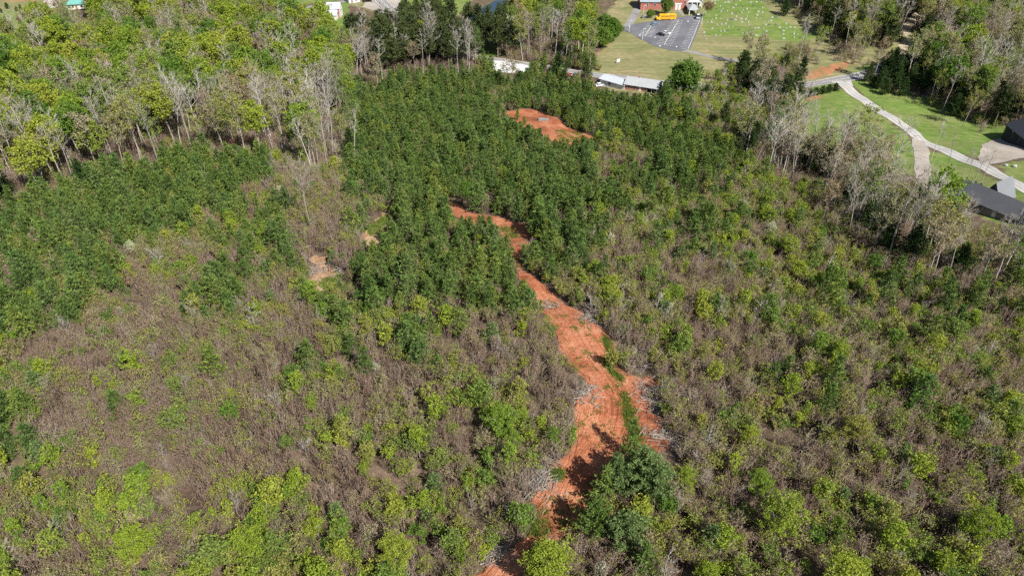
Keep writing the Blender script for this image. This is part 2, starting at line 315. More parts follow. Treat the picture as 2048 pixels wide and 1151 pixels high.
def drape(name, poly, res, mat, zoff, jit=0.0, center=None, bumpy=0.0, **props):
    """an outline filled with a fine mesh that lies on the terrain"""
    P = np.asarray(poly, float); pts = []
    for i in range(len(P)):
        A, B = P[i], P[(i + 1) % len(P)]; n = max(1, int(np.linalg.norm(B - A) / res))
        for k in range(n): pts.append(A + (B - A) * k / n)
    pts = np.array(pts)
    if jit: pts = pts + rnd.normal(size=pts.shape) * jit
    nb = len(pts); lo, hi = pts.min(0), pts.max(0)
    X, Y = np.meshgrid(np.arange(lo[0], hi[0], res), np.arange(lo[1], hi[1], res))
    X = X + rnd.uniform(-.25, .25, X.shape) * res; Y = Y + rnd.uniform(-.25, .25, Y.shape) * res
    ins = pip(pts, X, Y); inn = np.stack([X[ins], Y[ins]], -1)
    allp = [Vector(p) for p in pts] + [Vector(p) for p in inn]
    r = delaunay_2d_cdt(allp, [], [list(range(nb))], 1, 1e-4)
    vx = np.array([tuple(v) for v in r[0]]); z = terr(vx[:, 0], vx[:, 1]) + zoff
    if bumpy: z = z + bumpy * np.abs(rnd.normal(size=len(z)))
    me = bpy.data.meshes.new(name); me.from_pydata(np.column_stack([vx, z]).tolist(), [], r[2]); me.materials.append(mat)
    for p in me.polygons: p.use_smooth = True
    if center is not None:
        C = np.asarray(center); d = vx[:, None] - C[None]; j = np.argmin((d ** 2).sum(-1), 1)
        T = np.gradient(C, axis=0); T /= np.linalg.norm(T, axis=1, keepdims=True)
        s = np.concatenate([[0], np.cumsum(np.linalg.norm(np.diff(C, axis=0), axis=1))])
        dd = vx - C[j]; lat = T[j, 0] * dd[:, 1] - T[j, 1] * dd[:, 0]; al = s[j] + (T[j] * dd).sum(1)
        a = me.attributes.new('track', 'FLOAT_VECTOR', 'POINT'); a.data.foreach_set('vector', np.column_stack([lat, al, 0 * al]).astype(np.float32).ravel())
    me.update(); return obj(name, me, **props)
def smooth_line(pts, step=2.0):
    P = np.asarray(pts, float); P = np.vstack([2 * P[0] - P[1], P, 2 * P[-1] - P[-2]]); o = []
    for i in range(1, len(P) - 2):
        p0, p1, p2, p3 = P[i - 1:i + 3]; n = max(2, int(np.linalg.norm(p2 - p1) / step))
        for k in range(n):
            u = k / n; o.append(0.5 * ((2 * p1) + (-p0 + p2) * u + (2 * p0 - 5 * p1 + 4 * p2 - p3) * u * u + (-p0 + 3 * p1 - 3 * p2 + p3) * u ** 3))
    o.append(P[-2]); return np.array(o)
def strip(name, line, offs, mat, zoff, wob=0.0, parent=None, **props):
    C = np.asarray(line); T = np.gradient(C, axis=0); T /= np.linalg.norm(T, axis=1, keepdims=True); N = np.stack([-T[:, 1], T[:, 0]], 1)
    k = len(offs); V = []
    for o in offs:
        e = np.convolve(rnd.normal(size=len(C)) * wob * 1.6, np.ones(5) / 5, 'same') if wob and o in (offs[0], offs[-1]) else 0 * C[:, 0]
        p = C + N * (o + e)[:, None]; V.append(np.column_stack([p, terr(p[:, 0], p[:, 1]) + zoff]))
    V = np.stack(V, 1).reshape(-1, 3); n = len(C); i = (np.arange(n - 1)[:, None] * k + np.arange(k - 1)[None]).ravel()
    mb = MB(); mb.add(V, np.stack([i, i + k, i + k + 1, i + 1], 1)[:, ::-1]); me = mb.mesh(name, [mat], True)
    al = np.concatenate([[0], np.cumsum(np.linalg.norm(np.diff(C, axis=0), axis=1))]); a = me.attributes.new('track', 'FLOAT_VECTOR', 'POINT')
    a.data.foreach_set('vector', np.stack([np.broadcast_to(np.array(offs, float)[None], (n, k)), np.broadcast_to(al[:, None], (n, k)), np.zeros((n, k))], -1).astype(np.float32).ravel()); return obj(name, me, parent, **props)

# red clay with dozer tracks
m, t = NM('red_clay'); tr = nd(t, 'ShaderNodeAttribute', attribute_name='track')
mp = nd(t, 'ShaderNodeMapping'); mp.inputs['Scale'].default_value = (2.6, 0.09, 1); t.links.new(tr.outputs['Vector'], mp.inputs[0])
ns = noise(t, 1.0, 5, 0.6, mp.outputs[0]); cc = clay_color(t)
cc = mixc(t, 1.0, cc, ramp(t, ns, [(0.32, (0.70, 0.66, 0.64)), (0.48, (1, 1, 1)), (0.70, (1.16, 1.20, 1.25))]), 'MULTIPLY')
sp = noise(t, 5.0, 2, 0.5); cc = mixc(t, ramp(t, sp, [(0.70, (0, 0, 0)), (0.76, (0.6, 0.6, 0.6))]), cc, (0.36, 0.24, 0.16))
dm = noise(t, 0.11, 4, 0.65); cc = mixc(t, 1.0, cc, ramp(t, dm, [(0.36, (.66, .60, .58)), (0.5, (1, 1, 1)), (0.64, (1.12, 1.28, 1.42))]), 'MULTIPLY')
gr = noise(t, 0.8, 4, 0.6); cc = mixc(t, ramp(t, gr, [(0.64, (0, 0, 0)), (0.78, (0.6, 0.6, 0.6))]), cc, (0.24, 0.16, 0.09))
pbsdf(t, cc, 0.95, 0.1, math_(t, 'ADD', ns, noise(t, 1.6, 5)), 0.9, 0.35); M['clay'] = m
def mat_surf(name, c0, c1, scale=0.5, rough=0.9, fine=4.0, wheel=0.0):
    m, t = NM(name); a, b = noise(t, scale, 6, 0.6), noise(t, fine, 3, 0.6)
    c = ramp(t, a, [(0.3, c0), (0.7, c1)]); c = mixc(t, 1.0, c, ramp(t, b, [(0.3, (0.85,) * 3), (0.7, (1.12,) * 3)]), 'MULTIPLY')
    if wheel:      # packed wheel tracks, each side of a looser crown
        tk = nd(t, 'ShaderNodeAttribute', attribute_name='track'); sx = t.nodes.new('ShaderNodeSeparateXYZ'); t.links.new(tk.outputs['Vector'], sx.inputs[0])
        d = math_(t, 'ABSOLUTE', math_(t, 'SUBTRACT', math_(t, 'ABSOLUTE', math_(t, 'ADD', sx.outputs[0], math_(t, 'MULTIPLY', math_(t, 'SUBTRACT', a, .5), 1.2))), 0.9))
        f = math_(t, 'MULTIPLY', math_(t, 'SUBTRACT', 0.6, d), 1.6 * wheel, True); c = mixc(t, f, c, mixc(t, 1.0, c, (.62, .60, .57), 'MULTIPLY'))
        g = math_(t, 'MULTIPLY', math_(t, 'SUBTRACT', math_(t, 'ADD', math_(t, 'ABSOLUTE', sx.outputs[0]), b), 2.75), 2.0, True); c = mixc(t, g, c, (.17, .15, .08))
    pbsdf(t, c, rough, 0.2, b, 0.2, 0.05); return m
M['asphalt'] = mat_surf('worn_asphalt', (0.185, 0.178, 0.175), (0.265, 0.255, 0.248), 0.12)
M['lot'] = mat_surf('dark_asphalt', (0.095, 0.098, 0.112), (0.160, 0.162, 0.178), 0.08)
M['gravel'] = mat_surf('pale_gravel', (0.34, 0.33, 0.315), (0.46, 0.445, 0.425), 0.25, wheel=.8)
M['gravel_tan'] = mat_surf('tan_gravel', (0.25, 0.215, 0.18), (0.40, 0.36, 0.315), 0.12)
M['white_gravel'] = mat_surf('white_gravel', (0.45, 0.45, 0.45), (0.60, 0.60, 0.60), 0.2)
M['dirtlane'] = mat_surf('pale_dirt', (0.30, 0.24, 0.16), (0.45, 0.38, 0.27), 0.3)
M['paint'] = mat_plain('road_paint', (0.64, 0.64, 0.62), 0.8, 0.15, 1.0)
M['water'] = None
m, t = NM('pond_water'); wv = noise(t, 1.2, 3); p = pbsdf(t, (0.012, 0.028, 0.045), 0.08, 0.5, wv, 0.15, 0.05); M['water'] = m

trail_c = smooth_line(P2([(930, 425), (1000, 455), (1035, 500), (1037, 545), (1080, 590), (1130, 640), (1170, 700), (1220, 770), (1235, 830), (1210, 900), (1160, 970), (1130, 1030), (1070, 1085), (1010, 1150), (960, 1220)]), 1.0)
drape('dirt_trail', P2(TRAIL), 0.8, M['clay'], 0.10, 0.30, trail_c, 0.05, kind='structure', label='bulldozed red clay trail running through the brush')
cl_c = smooth_line(P2([(1015, 228), (1060, 240), (1110, 262), (1180, 280)]), 2.0)
drape('clay_clearing', P2(CLEAR), 1.3, M['clay'], 0.10, 0.5, cl_c, 0.06, kind='structure', label='bare red clay clearing among the young pines')
mt = M['clay'].copy(); mt.name = 'tan_clay'; M['clay_tan'] = mt
for n_ in mt.node_tree.nodes:
    if n_.type == 'VALTORGB' and abs(n_.color_ramp.elements[0].color[0] - .262) < .01:
        for e_, c_ in zip(n_.color_ramp.elements, ((.33, .20, .115), (.42, .275, .165), (.47, .34, .22))): e_.color = (*c_, 1)
for nm, pl in (('clay_patch', CLAYL), ('clay_patch', STRIP), ('clay_patch', MIDP)):
    c_ = P2(pl); drape(nm, c_, 1.0, M['clay' if pl is MIDP else 'clay_tan'], 0.10, 0.6, smooth_line(np.array([c_[0], c_.mean(0), c_[len(c_) // 2]]), 1.0), 0.05, kind='structure')
mrl = smooth_line(P2(MAINROAD), 2.0)
road = strip('main_road', mrl, [-3.5, -1.2, 1.2, 3.5], M['asphalt'], 0.07, kind='structure', label='grey two lane asphalt road')
for o_ in (-3.0, 3.0): strip('edge_line', mrl, [o_ - 0.10, o_ + 0.10], M['paint'], 0.10, parent=road)
strip('centre_line', mrl, [-0.10, 0.10], M['paint'], 0.10, parent=road)
strip('gravel_driveway', smooth_line(P2(DRIVE), 1.5), [-2.7, -0.9, 0.9, 2.7], M['gravel'], 0.07, 0.3, kind='structure', label='pale gravel driveway winding through the green field')
strip('house_driveway', smooth_line(P2(DRIVE2), 1.5), [-2.5, -0.8, 0.8, 2.5], M['gravel_tan'], 0.10, 0.3, kind='structure')
drape('junction_apron', P2([(1668, 163), (1702, 158), (1706, 176), (1712, 188), (1690, 178)]), 1.5, M['gravel'], 0.055, 0.1, kind='structure')
drape('barn_apron', P2(GRAVELPAD), 1.5, M['gravel_tan'], 0.09, 0.25, kind='structure')
drape('house_apron', P2([(1842, 378), (1858, 384), (1868, 400), (1875, 414), (1845, 414), (1835, 400)]), 1.2, M['gravel_tan'], 0.13, 0.2, kind='structure')
drape('white_gravel_lot', P2(WHITELOT), 1.5, M['white_gravel'], 0.12, 0.25, kind='structure')
strip('church_lane', smooth_line(P2(CHLANE), 2.0), [-2.3, 0, 2.3], M['asphalt'], 0.06, 0.1, kind='structure')
strip('cemetery_lane', smooth_line(P2(LOWLANE), 2.0), [-1.6, 0, 1.6], M['asphalt'], 0.06, 0.1, kind='structure')
fr = smooth_line(P2(FARROAD), 3.0)
frd = strip('far_road', fr, [-4.0, 0, 4.0], M['asphalt'], 0.12, kind='structure')
for o_ in (-3.3, -0.2, 3.3): strip('edge_line', fr, [o_ - 0.14, o_ + 0.14], M['paint'], 0.16, parent=frd)
drape('far_apron', P2([(725, 14), (745, -20), (800, -20), (800, 14), (785, 24), (760, 26)]), 4, M['gravel_tan'], 0.07, 0.3, kind='structure')
strip('far_lane', smooth_line(P2(FARLANE), 3.0), [-2.2, 0, 2.2], M['asphalt'], 0.08, kind='structure')
strip('dirt_lane', smooth_line(P2(DIRTLANE), 1.5), [-2.2, -0.7, 0.7, 2.2], M['dirtlane'], 0.08, 0.2, kind='structure')
lot = drape('parking_lot', P2(LOT), 3.0, M['lot'], 0.10, 0.05, kind='structure', label='dark asphalt parking lot with white stall lines')
pw = MB(); pw.add(np.column_stack([POND_XY, np.full(len(POND_XY), POND_Z)])); 
me = bpy.data.meshes.new('pond'); me.from_pydata(np.column_stack([grown, np.full(len(grown), POND_Z)]).tolist(), [], [list(range(len(grown)))]); me.materials.append(M['water'])
obj('pond', me, kind='structure', label='dark blue pond behind the pines')
# stall lines
def stall(a, b, wd=0.21, name='stall_line'):
    A, B = P2([a, b]); d = B - A; L = np.linalg.norm(d); n_ = np.array([-d[1], d[0]]) / L * wd / 2
    q = np.array([A + n_, A - n_, B - n_, B + n_]); mb = MB()
    k = max(1, int(L / 3)); V = []
    for i in range(k + 1):
        for s_ in (1, -1): p_ = A + d * i / k + s_ * n_; V.append((p_[0], p_[1], float(terr(p_[0], p_[1])) + 0.125))
    mb.add(V, [[2 * i, 2 * i + 1, 2 * i + 3, 2 * i + 2] for i in range(k)]); obj(name, mb.mesh(name, [M['paint']]), lot)
def stall_row(a, b, n, left, right):
    stall(a, b, 0.18)
    for i in range(n + 1):
        u = i / n; x, y = a[0] + (b[0] - a[0]) * u, a[1] + (b[1] - a[1]) * u; k = 0.8 + 0.35 * u
        if left: stall((x, y), (x - left[0] * k, y + left[1] * k))
        if right: stall((x, y), (x + right[0] * k, y + right[1] * k))
stall_row((1304, 50), (1290, 72.5), 9, (12, -2.2), (12, 2.2))
stall_row((1357, 41), (1328, 90), 16, (13, -2.0), (13, 2.0))
stall_row((1399, 42), (1376, 99), 18, (14, -1.4), None)
for p_ in ((1259, 53), (1280, 71), (1310, 75), (1320, 92.5), (1353, 94), (1376, 43)): stall((p_[0] - 1.4, p_[1]), (p_[0] + 1.4, p_[1] + 0.2), 1.3, 'painted_arrow')

# ------------------------------------------------------------------ plant models: each returns (wood, foliage)
UPV = np.array([0, 0, 1.0])
def young_pine(h, R, nw, tuft_l, per=8, low=0.10, dens=1.0, pw=0.75):
    wd, fo = MB(), MB()
    bend = rnd.normal(size=2) * 0.02 * h
    zs = np.linspace(0, h * 0.97, 5); ax = np.column_stack([bend[0] * (zs / h) ** 2, bend[1] * (zs / h) ** 2, zs])
    wd.prism(ax[:-1], ax[1:], 0.020 * h * (1 - zs[:-1] / h) + 0.015, 0.020 * h * (1 - zs[1:] / h) + 0.012, 5)
    T, D = [], []
    side = rnd.uniform(0.75, 1.25, 6)
    for i in range(nw):
        u = low + (0.95 - low) * (i + rnd.uniform(-.3, .3)) / (nw - 1); u = min(max(u, low), .97); z = u * h
        nbr = rnd.integers(5, 8) if u < 0.8 else 4; a0 = rnd.uniform(0, 6.28)
        prof = (1 - u) ** pw * (0.72 + 0.28 * min(1, (u - low) / 0.22 + 0.35))
        for k in range(nbr):
            a = a0 + k / nbr * 6.283 + rnd.normal() * .25
            L = R * prof * 1.15 * rnd.uniform(.65, 1.2) * side[int(a / 6.2832 * 6) % 6] + 0.12 * R
            el = math.radians(rnd.uniform(8, 30) + 38 * u)
            d = np.array([math.cos(a) * math.cos(el), math.sin(a) * math.cos(el), math.sin(el)])
            o = np.array([bend[0] * u * u, bend[1] * u * u, z]); tip = o + d * L + UPV * 0.12 * L
            wd.prism(o, tip, 0.012 * h * (1 - u) * .6 + .008, 0.006, 3)
            n = max(2, int(dens * L / (tuft_l * 0.62)))
            for q in np.linspace(0.28, 1.0, n):
                T.append(o + (tip - o) * q + rnd.normal(size=3) * tuft_l * .25); D.append(d + UPV * .55)
    T.append(np.array([bend[0], bend[1], h * .95])); D.append(UPV * 1.5)
    T, D = np.array(T), np.array(D); P = np.repeat(T, per, 0); Dn = np.repeat(D, per, 0) * .55 + rdir(len(P)) * .8
    fo.blades(P, Dn, tuft_l * rnd.uniform(.7, 1.25, len(P)), tuft_l * 0.22 * rnd.uniform(.7, 1.3, len(P)))
    return wd, fo
def clump_leaves(fo, centers, rad, per, size, flat=0.75, up=0.35, m=0):
    n = len(centers) * per; c = np.repeat(centers, per, 0); r = np.repeat(np.broadcast_to(rad, len(centers)), per)[:, None]
    off = rdir(n) * r * rnd.uniform(.25, 1, (n, 1)) ** .6; off[:, 2] *= flat
    d = rdir(n) + UPV * up; fo.blades(c + off, d, size * rnd.uniform(.7, 1.35, n), size * .8 * rnd.uniform(.7, 1.2, n), m)
def limb(wd, o, d, L, r, up=0.25, seg=3, k=4, wob=.14):
    p = [np.array(o, float)]; d = np.array(d, float)
    for i in range(seg):
        d = d + rnd.normal(size=3) * wob + UPV * up / seg; d /= np.linalg.norm(d); p.append(p[-1] + d * L / seg)
    p = np.array(p); rr = np.linspace(r, r * .3, seg + 1); wd.prism(p[:-1], p[1:], rr[:-1], rr[1:], k); return p
def leafy(h, R, z0=0.32, ncl=110, per=16, size=.3, stems=1, rad=.16, top=1.0):
    """round spring crown on pale stems"""
    wd, fo = MB(), MB(); ends = []
    for s in range(stems):
        off = np.array([rnd.normal(), rnd.normal(), 0]) * .13 * (stems > 1)
        tr = limb(wd, np.zeros(3), [off[0], off[1], 1.0], h * .86, .013 * h / stems ** .4, .1, 5, 5, .05)
        for i in range(int(14 / stems ** .5)):
            q = rnd.uniform(z0, .95); j = min(4, int(q * 5)); o = tr[j] + (tr[j + 1] - tr[j]) * (q * 5 - j)
            a = i * 2.4 + rnd.normal() * .3; el = rnd.uniform(.25, .9)
            p = limb(wd, o, [math.cos(a) * math.cos(el), math.sin(a) * math.cos(el), math.sin(el)], R * rnd.uniform(.6, 1.05) * (1.15 - .5 * q), .004 * h, .3, 3, 3); ends += [p[2], p[3]]
    # crown body: clumps through an uneven ovoid
    c = rdir(ncl) * (rnd.uniform(.12, 1, (ncl, 1)) ** .45); lob = 1 + .34 * np.sin(3 * np.arctan2(c[:, 1], c[:, 0]) + rnd.uniform(0, 6)) * np.cos(2.5 * c[:, 2] + rnd.uniform(0, 6))
    zc = h * (z0 + 1) / 2; hz = h * (1 - z0) / 2
    wz = np.where(c[:, 2] > 0, 1 - .28 * top * c[:, 2], 1.0)
    c = np.column_stack([c[:, 0] * R * lob * wz, c[:, 1] * R * lob * wz, zc + c[:, 2] * hz])
    clump_leaves(fo, c, R * rad * rnd.uniform(.7, 1.35, ncl), per, size); e = np.array(ends)
    clump_leaves(fo, e, R * rad, max(4, per // 2), size); return wd, fo
def bare(h, R, npri=13, nsec=5, nter=6, leaf=None, z0=.38, leaf_n=3, leaf_s=.3, rt=.0105, tw=.045):
    wd, fo = MB(), MB(); lean = rnd.normal(size=2) * .05
    tr = limb(wd, (0, 0, 0), [lean[0], lean[1], 1.0], h * .9, rt * h, .12, 6, 6, .045); tips = []
    for i in range(npri):
        q = z0 + (1 - z0) * (i + rnd.uniform(0, .6)) / npri; j = min(5, int(q * 6)); o = tr[j] + (tr[j + 1] - tr[j]) * min(1, q * 6 - j)
        a = i * 2.4 + rnd.normal() * .4; el = rnd.uniform(.45, 1.05); d = [math.cos(a) * math.cos(el), math.sin(a) * math.cos(el), math.sin(el)]
        L = R * rnd.uniform(.75, 1.3) * (1.25 - .55 * q); p = limb(wd, o, d, L, rt * h * .42 * (1.15 - q * .6), .35, 4, 4)
        for k in range(nsec):
            u = rnd.uniform(.25, 1); jj = min(3, int(u * 4)); oo = p[jj] + (p[jj + 1] - p[jj]) * (u * 4 - jj)
            dd = (p[jj + 1] - p[jj]); dd = dd / np.linalg.norm(dd) + rnd.normal(size=3) * .55 + UPV * .25
            s = limb(wd, oo, dd / np.linalg.norm(dd), L * rnd.uniform(.28, .5), tw * .9, .25, 2, 3)
            S = s[1][None] + (s[2] - s[1])[None] * rnd.uniform(-.5, 1, (nter, 1)); dv = (s[2] - s[0]) / np.linalg.norm(s[2] - s[0]) + rnd.normal(size=(nter, 3)) * .55 + UPV * .2
            E = S + dv * L * rnd.uniform(.14, .3, (nter, 1)); wd.spike(S, E, tw * .55); tips.append(E); tips.append((S + E) / 2)
    if leaf is not None:
        T = np.concatenate(tips); clump_leaves(fo, T, .05 * h * .5, leaf_n, leaf_s)
    return wd, fo
def brush(n, rad, h, leaf_per, leaf_s, tw=.04, k=4, leafy_share=1.0, flare=.55):
    """a clump of thin upright stems that fan out of a small foot; what leaves it has sit near the top"""
    wd, fo = MB(), MB()
    a, r = rnd.uniform(0, 6.283, n), rad * np.sqrt(rnd.uniform(0, 1, n)); c_, s_ = np.cos(a), np.sin(a)
    A = np.column_stack([r * c_ * .45, r * s_ * .45, np.full(n, -.15)])
    hh = h * rnd.uniform(.5, 1.12, n) * (1.1 - .35 * r / rad); o = np.column_stack([c_, s_, 0 * c_]) * (r / rad * flare * rad)[:, None] + np.column_stack([rnd.normal(size=(n, 2)) * .18, np.zeros(n)])
    Mi = A + o * .5 + UPV * hh[:, None] * .58; B = A + o * 1.15 + np.column_stack([rnd.normal(size=(n, 2)) * .22, hh])
    rr = tw * rnd.uniform(.6, 1.5, n); wd.prism(A, Mi, rr, rr * .8, 3); wd.spike(Mi, B, rr * .8)
    q = rnd.uniform(.1, .95, (n * k, 1)); S = np.repeat(Mi, k, 0) * (1 - q) + np.repeat(B, k, 0) * q
    E = S + (np.column_stack([rnd.normal(size=(n * k, 2)) * .55, rnd.uniform(.5, 1.2, n * k)])) * (np.repeat(hh, k) * rnd.uniform(.12, .28, n * k))[:, None]
    wd.spike(S, E, tw * .62)
    if leaf_per:
        lv = np.repeat(rnd.uniform(size=n) < leafy_share, k)
        c = np.concatenate([E[lv], (E[lv] + S[lv]) / 2, B[lv[::k]]])
        if len(c):
            pts = np.repeat(c, leaf_per, 0) + rnd.normal(size=(len(c) * leaf_per, 3)) * .16
            fo.blades(pts, rdir(len(pts)) + UPV * .3, leaf_s * rnd.uniform(.6, 1.4, len(pts)), leaf_s * .75 * rnd.uniform(.6, 1.3, len(pts)))
    return wd, fo

KINDS = {}
def register(kind, variants, wood, leaf):
    KINDS[kind] = []
    for i, (wd, fo, hgt) in enumerate(variants):
        lm = leaf[i % len(leaf)] if isinstance(leaf, list) else leaf
        full = MB(); full.join(wd); full.join(fo, 1)
        KINDS[kind].append({'trunk': wd.mesh(kind + '_trunk', [M[wood]], True), 'crown': fo.mesh(kind + '_crown', [M[lm]]) if fo.n else None,
                            'full': full.mesh(kind + '_whole', [M[wood], M[lm]], True), 'h': hgt})
V = lambda f, n, h: [(*f(), h) for _ in range(n)]
register('young_pine', V(lambda: young_pine(6.4, 2.05, 11, .56, 9, .06, .8, 1.05), 5, 6.4) + V(lambda: young_pine(6.4, 1.6, 12, .5, 9, .06, .8, 1.0), 3, 6.4), 'bark_pine', 'needle')
register('pale_pine', V(lambda: young_pine(5.0, 1.6, 9, .56, 9, .08, .8), 3, 5.0), 'bark_pine', 'needle_pale')
register('broad_pine', V(lambda: young_pine(9.0, 3.5, 13, .5, 12, .2, 1.1), 3, 9.0), 'bark_pine', 'needle_pale')
register('tall_pine', V(lambda: young_pine(17.0, 5.0, 12, 1.15, 11, .34, 1.0), 5, 17.0), 'bark_pine', 'needle_dark')
register('cedar_tree', V(lambda: young_pine(9.0, 2.6, 16, .62, 9, .06, 1.2), 4, 9.0), 'bark_pine', 'needle_cedar')
register('sapling', V(lambda: leafy(6.0, 1.7, .30, 80, 14, .26, 2, .22), 3, 6.0) + V(lambda: leafy(6.0, 1.3, .25, 60, 14, .25, 1, .24), 3, 6.0), 'bark_pale', ['lime', 'lime', 'leaf_green', 'lime', 'leaf_olive', 'lime'])
register('near_sapling', V(lambda: leafy(9.0, 2.5, .26, 150, 40, .19, 2, .17), 4, 9.0), 'bark_pale', 'lime')
register('leafy_tree', V(lambda: leafy(17.0, 4.3, .45, 95, 28, .45, 1, .2), 6, 17.0), 'bark_pale', ['lime', 'lime', 'leaf_green', 'lime', 'leaf_green', 'lime'])
register('bare_tree', V(lambda: bare(23.0, 3.5, 11, 5, 6, None, .60, 0, 0, .0105), 5, 23.0) + V(lambda: bare(23.0, 4.6, 13, 5, 6, None, .46), 3, 23.0), 'bark_white', 'leaf_tan')
register('budding_tree', V(lambda: bare(18.0, 4.2, 14, 5, 5, True, .42, 2, .38), 6, 18.0), 'bark_pale', ['leaf_tan', 'leaf_olive', 'leaf_tan', 'leaf_olive', 'leaf_green', 'leaf_tan'])
register('small_bare_tree', V(lambda: bare(6.0, 1.6, 11, 5, 5, None, .25, 0, 0, .009, .022), 4, 6.0), 'bark_pale', 'leaf_tan')
register('dense_tree', V(lambda: leafy(10.0, 4.6, .14, 260, 26, .55, 1, .2), 3, 10.0), 'bark_pine', 'leaf_green')
register('blossom_tree', V(lambda: leafy(5.0, 1.7, .25, 60, 14, .24, 2, .22), 2, 5.0), 'bark_pale', 'blossom')
register('brush_bare', V(lambda: brush(24, 1.35, 4.0, 2, .15, .042, 4, .4), 7, 4.0), 'bark_brush', ['leaf_brown', 'leaf_olive', 'leaf_brown'])
register('brush_olive', V(lambda: brush(15, 1.25, 3.8, 4, .20, .038, 4, .85), 7, 3.8), 'bark_brush', ['leaf_olive', 'leaf_olive', 'leaf_tan'])
register('brush_green', V(lambda: brush(11, 1.15, 3.5, 9, .25, .032, 4), 5, 3.5), 'bark_brush', ['leaf_green', 'lime', 'leaf_olive'])
def grass_tuft():
    fo = MB(); n = 40; P = np.column_stack([rnd.normal(size=(n, 2)) * .35, np.zeros(n)]); fo.blades(P, rdir(n) * .6 + UPV, .35 * rnd.uniform(.6, 1.3, n), .07); return MB(), fo
register('grass', [(*grass_tuft(), .4) for _ in range(3)], 'bark_brush', 'grass')

# ------------------------------------------------------------------ what grows where (rows of 32 pixels of the photograph, seen on the ground)
ROWS = """
190g 450W 560g 700g 790. 930g 985w 1010g 1190W 1575g 2048R
190g 560W 600W 700. 920g 990w 1010D 1185W 1620g 1800R 1835. 2048R
110g 190Q 590W 620Q 800. 900D 955w 985g 1040D 1190W 1655g 1795R 1830. 2048R
64Q 600W 690Q 960D 1000g 1035D 1110T 1190Y 1560g 1640Q 1660g 1720Q 1795g 1835. 2048R
640L 700W 960K 1060e 1180e 1480g 1590r 1740g 1830E 2048R
640L 720W 760T 940P 1185e 1330g 1400g 1480o 1580E 1760g 1850E 2048R
640L 700W 720T 950P 1040p 1190P 1360P 1500o 1590E 1860g 2048R
560W 720T 990P 1015p 1190. 1370P 1480o 1590o 1920g 2048R
320W 720T 1060P 1190. 1400p 1500G 1600o 2048g
240W 560T 620B 720T 1180P 1280p 1400P 1480p 1600V 1640o 2048g
120W 310T 550P 620B 690T 1190P 1300p 1480P 1510b 1700V 1740o 2048g
200T 540P 680B 740p 880P 900. 1180P 1290p 1440P 1520b 1760V 1790o 2048g
100T 490P 600b 720B 770P 800. 900P 955. 1180P 1330p 1480p 1620b 1770V 1840o 1900g 2048g
30T 480P 560p 720B 765p 920P 1010. 1180P 1400p 1640b 1800V 1880o 2048x
370P 470b 600p 700B 750p 950P 1050. 1200P 1340b 1540p 1700b 1840V 1900o 2048x
310P 400b 600p 740B 1000P 1050. 1220P 1300b 1500p 1710b 1840V 1900o 2048x
260P 400b 600p 720B 1020P 1050. 1190P 1300b 1480p 1760b 1880V 2048x
270P 420b 600p 700B 1035P 1080. 1200p 1500b 1740b 1790G 2048V
280P 355B 495P 600b 1050P 1110. 1200p 1600b 1760G 2048H
190P 350B 500P 540B 580p 650b 1080P 1170. 1290B 1640b 1900H 2048H
150P 520B 660b 1080p 1210. 1300b 1700b 1900b 2048p
100P 600B 760b 960p 1110b 1230. 1300B 1700b 2048b
60p 600B 860p 1110B 1260. 1320B 1400b 1480p 2048b
110p 580B 860p 1160B 1310. 1400B 1480b 1640H 2048b
60p 350B 640b 900b 1180B 1320. 1450B 1520b 1650H 2048b
60p 350B 700b 960b 1050G 1150B 1325. 1480B 1560b 1650H 2048b
90P 550B 700B 950b 1050G 1150b 1330. 1480b 1560G 2048b
100P 600B 800b 960b 1150G 1335. 1480b 1640G 1800b 2048b
110P 600B 1040b 1150b 1320. 1480B 1600G 1760b 2048B
120b 640B 860b 1060b 1230. 1440b 1560B 1760b 2048B
230b 560b 860b 910p 1060b 1210. 1440b 1640B 1850B 2048b
230b 450G 880G 1050b 1200. 1340b 1640B 2048b
230b 420G 600b 900G 1040B 1170. 1340b 1560B 1700B 2048b
420G 700G 950G 1060. 1340b 1600B 2048b
420b 700G 980b 1050. 1360b 1700b 2048b
420b 720G 950b 1045. 1360b 1700G 2048b
""".strip().split('\n')
ZM = np.full((36, 64), '.', '<U1')
for r_, row in enumerate(ROWS):
    a_ = 0
    for seg in row.split():
        e_ = int(round(int(seg[:-1]) / 32.0)); ZM[r_, a_:e_] = seg[-1]; a_ = e_
for r_ in range(7, 36):          # the clay keeps its own outline: let the growth come up to it
    row = ZM[r_]; k_ = 0
    while k_ < 64:
        if row[k_] == '.':
            e_ = k_
            while e_ < 64 and row[e_] == '.': e_ += 1
            l_ = row[k_ - 1] if k_ else row[e_]; q_ = row[e_] if e_ < 64 else l_; mid = (k_ + e_) // 2
            if e_ < 63: row[k_:mid] = l_; row[mid:e_] = q_
            k_ = e_
        else: k_ += 1
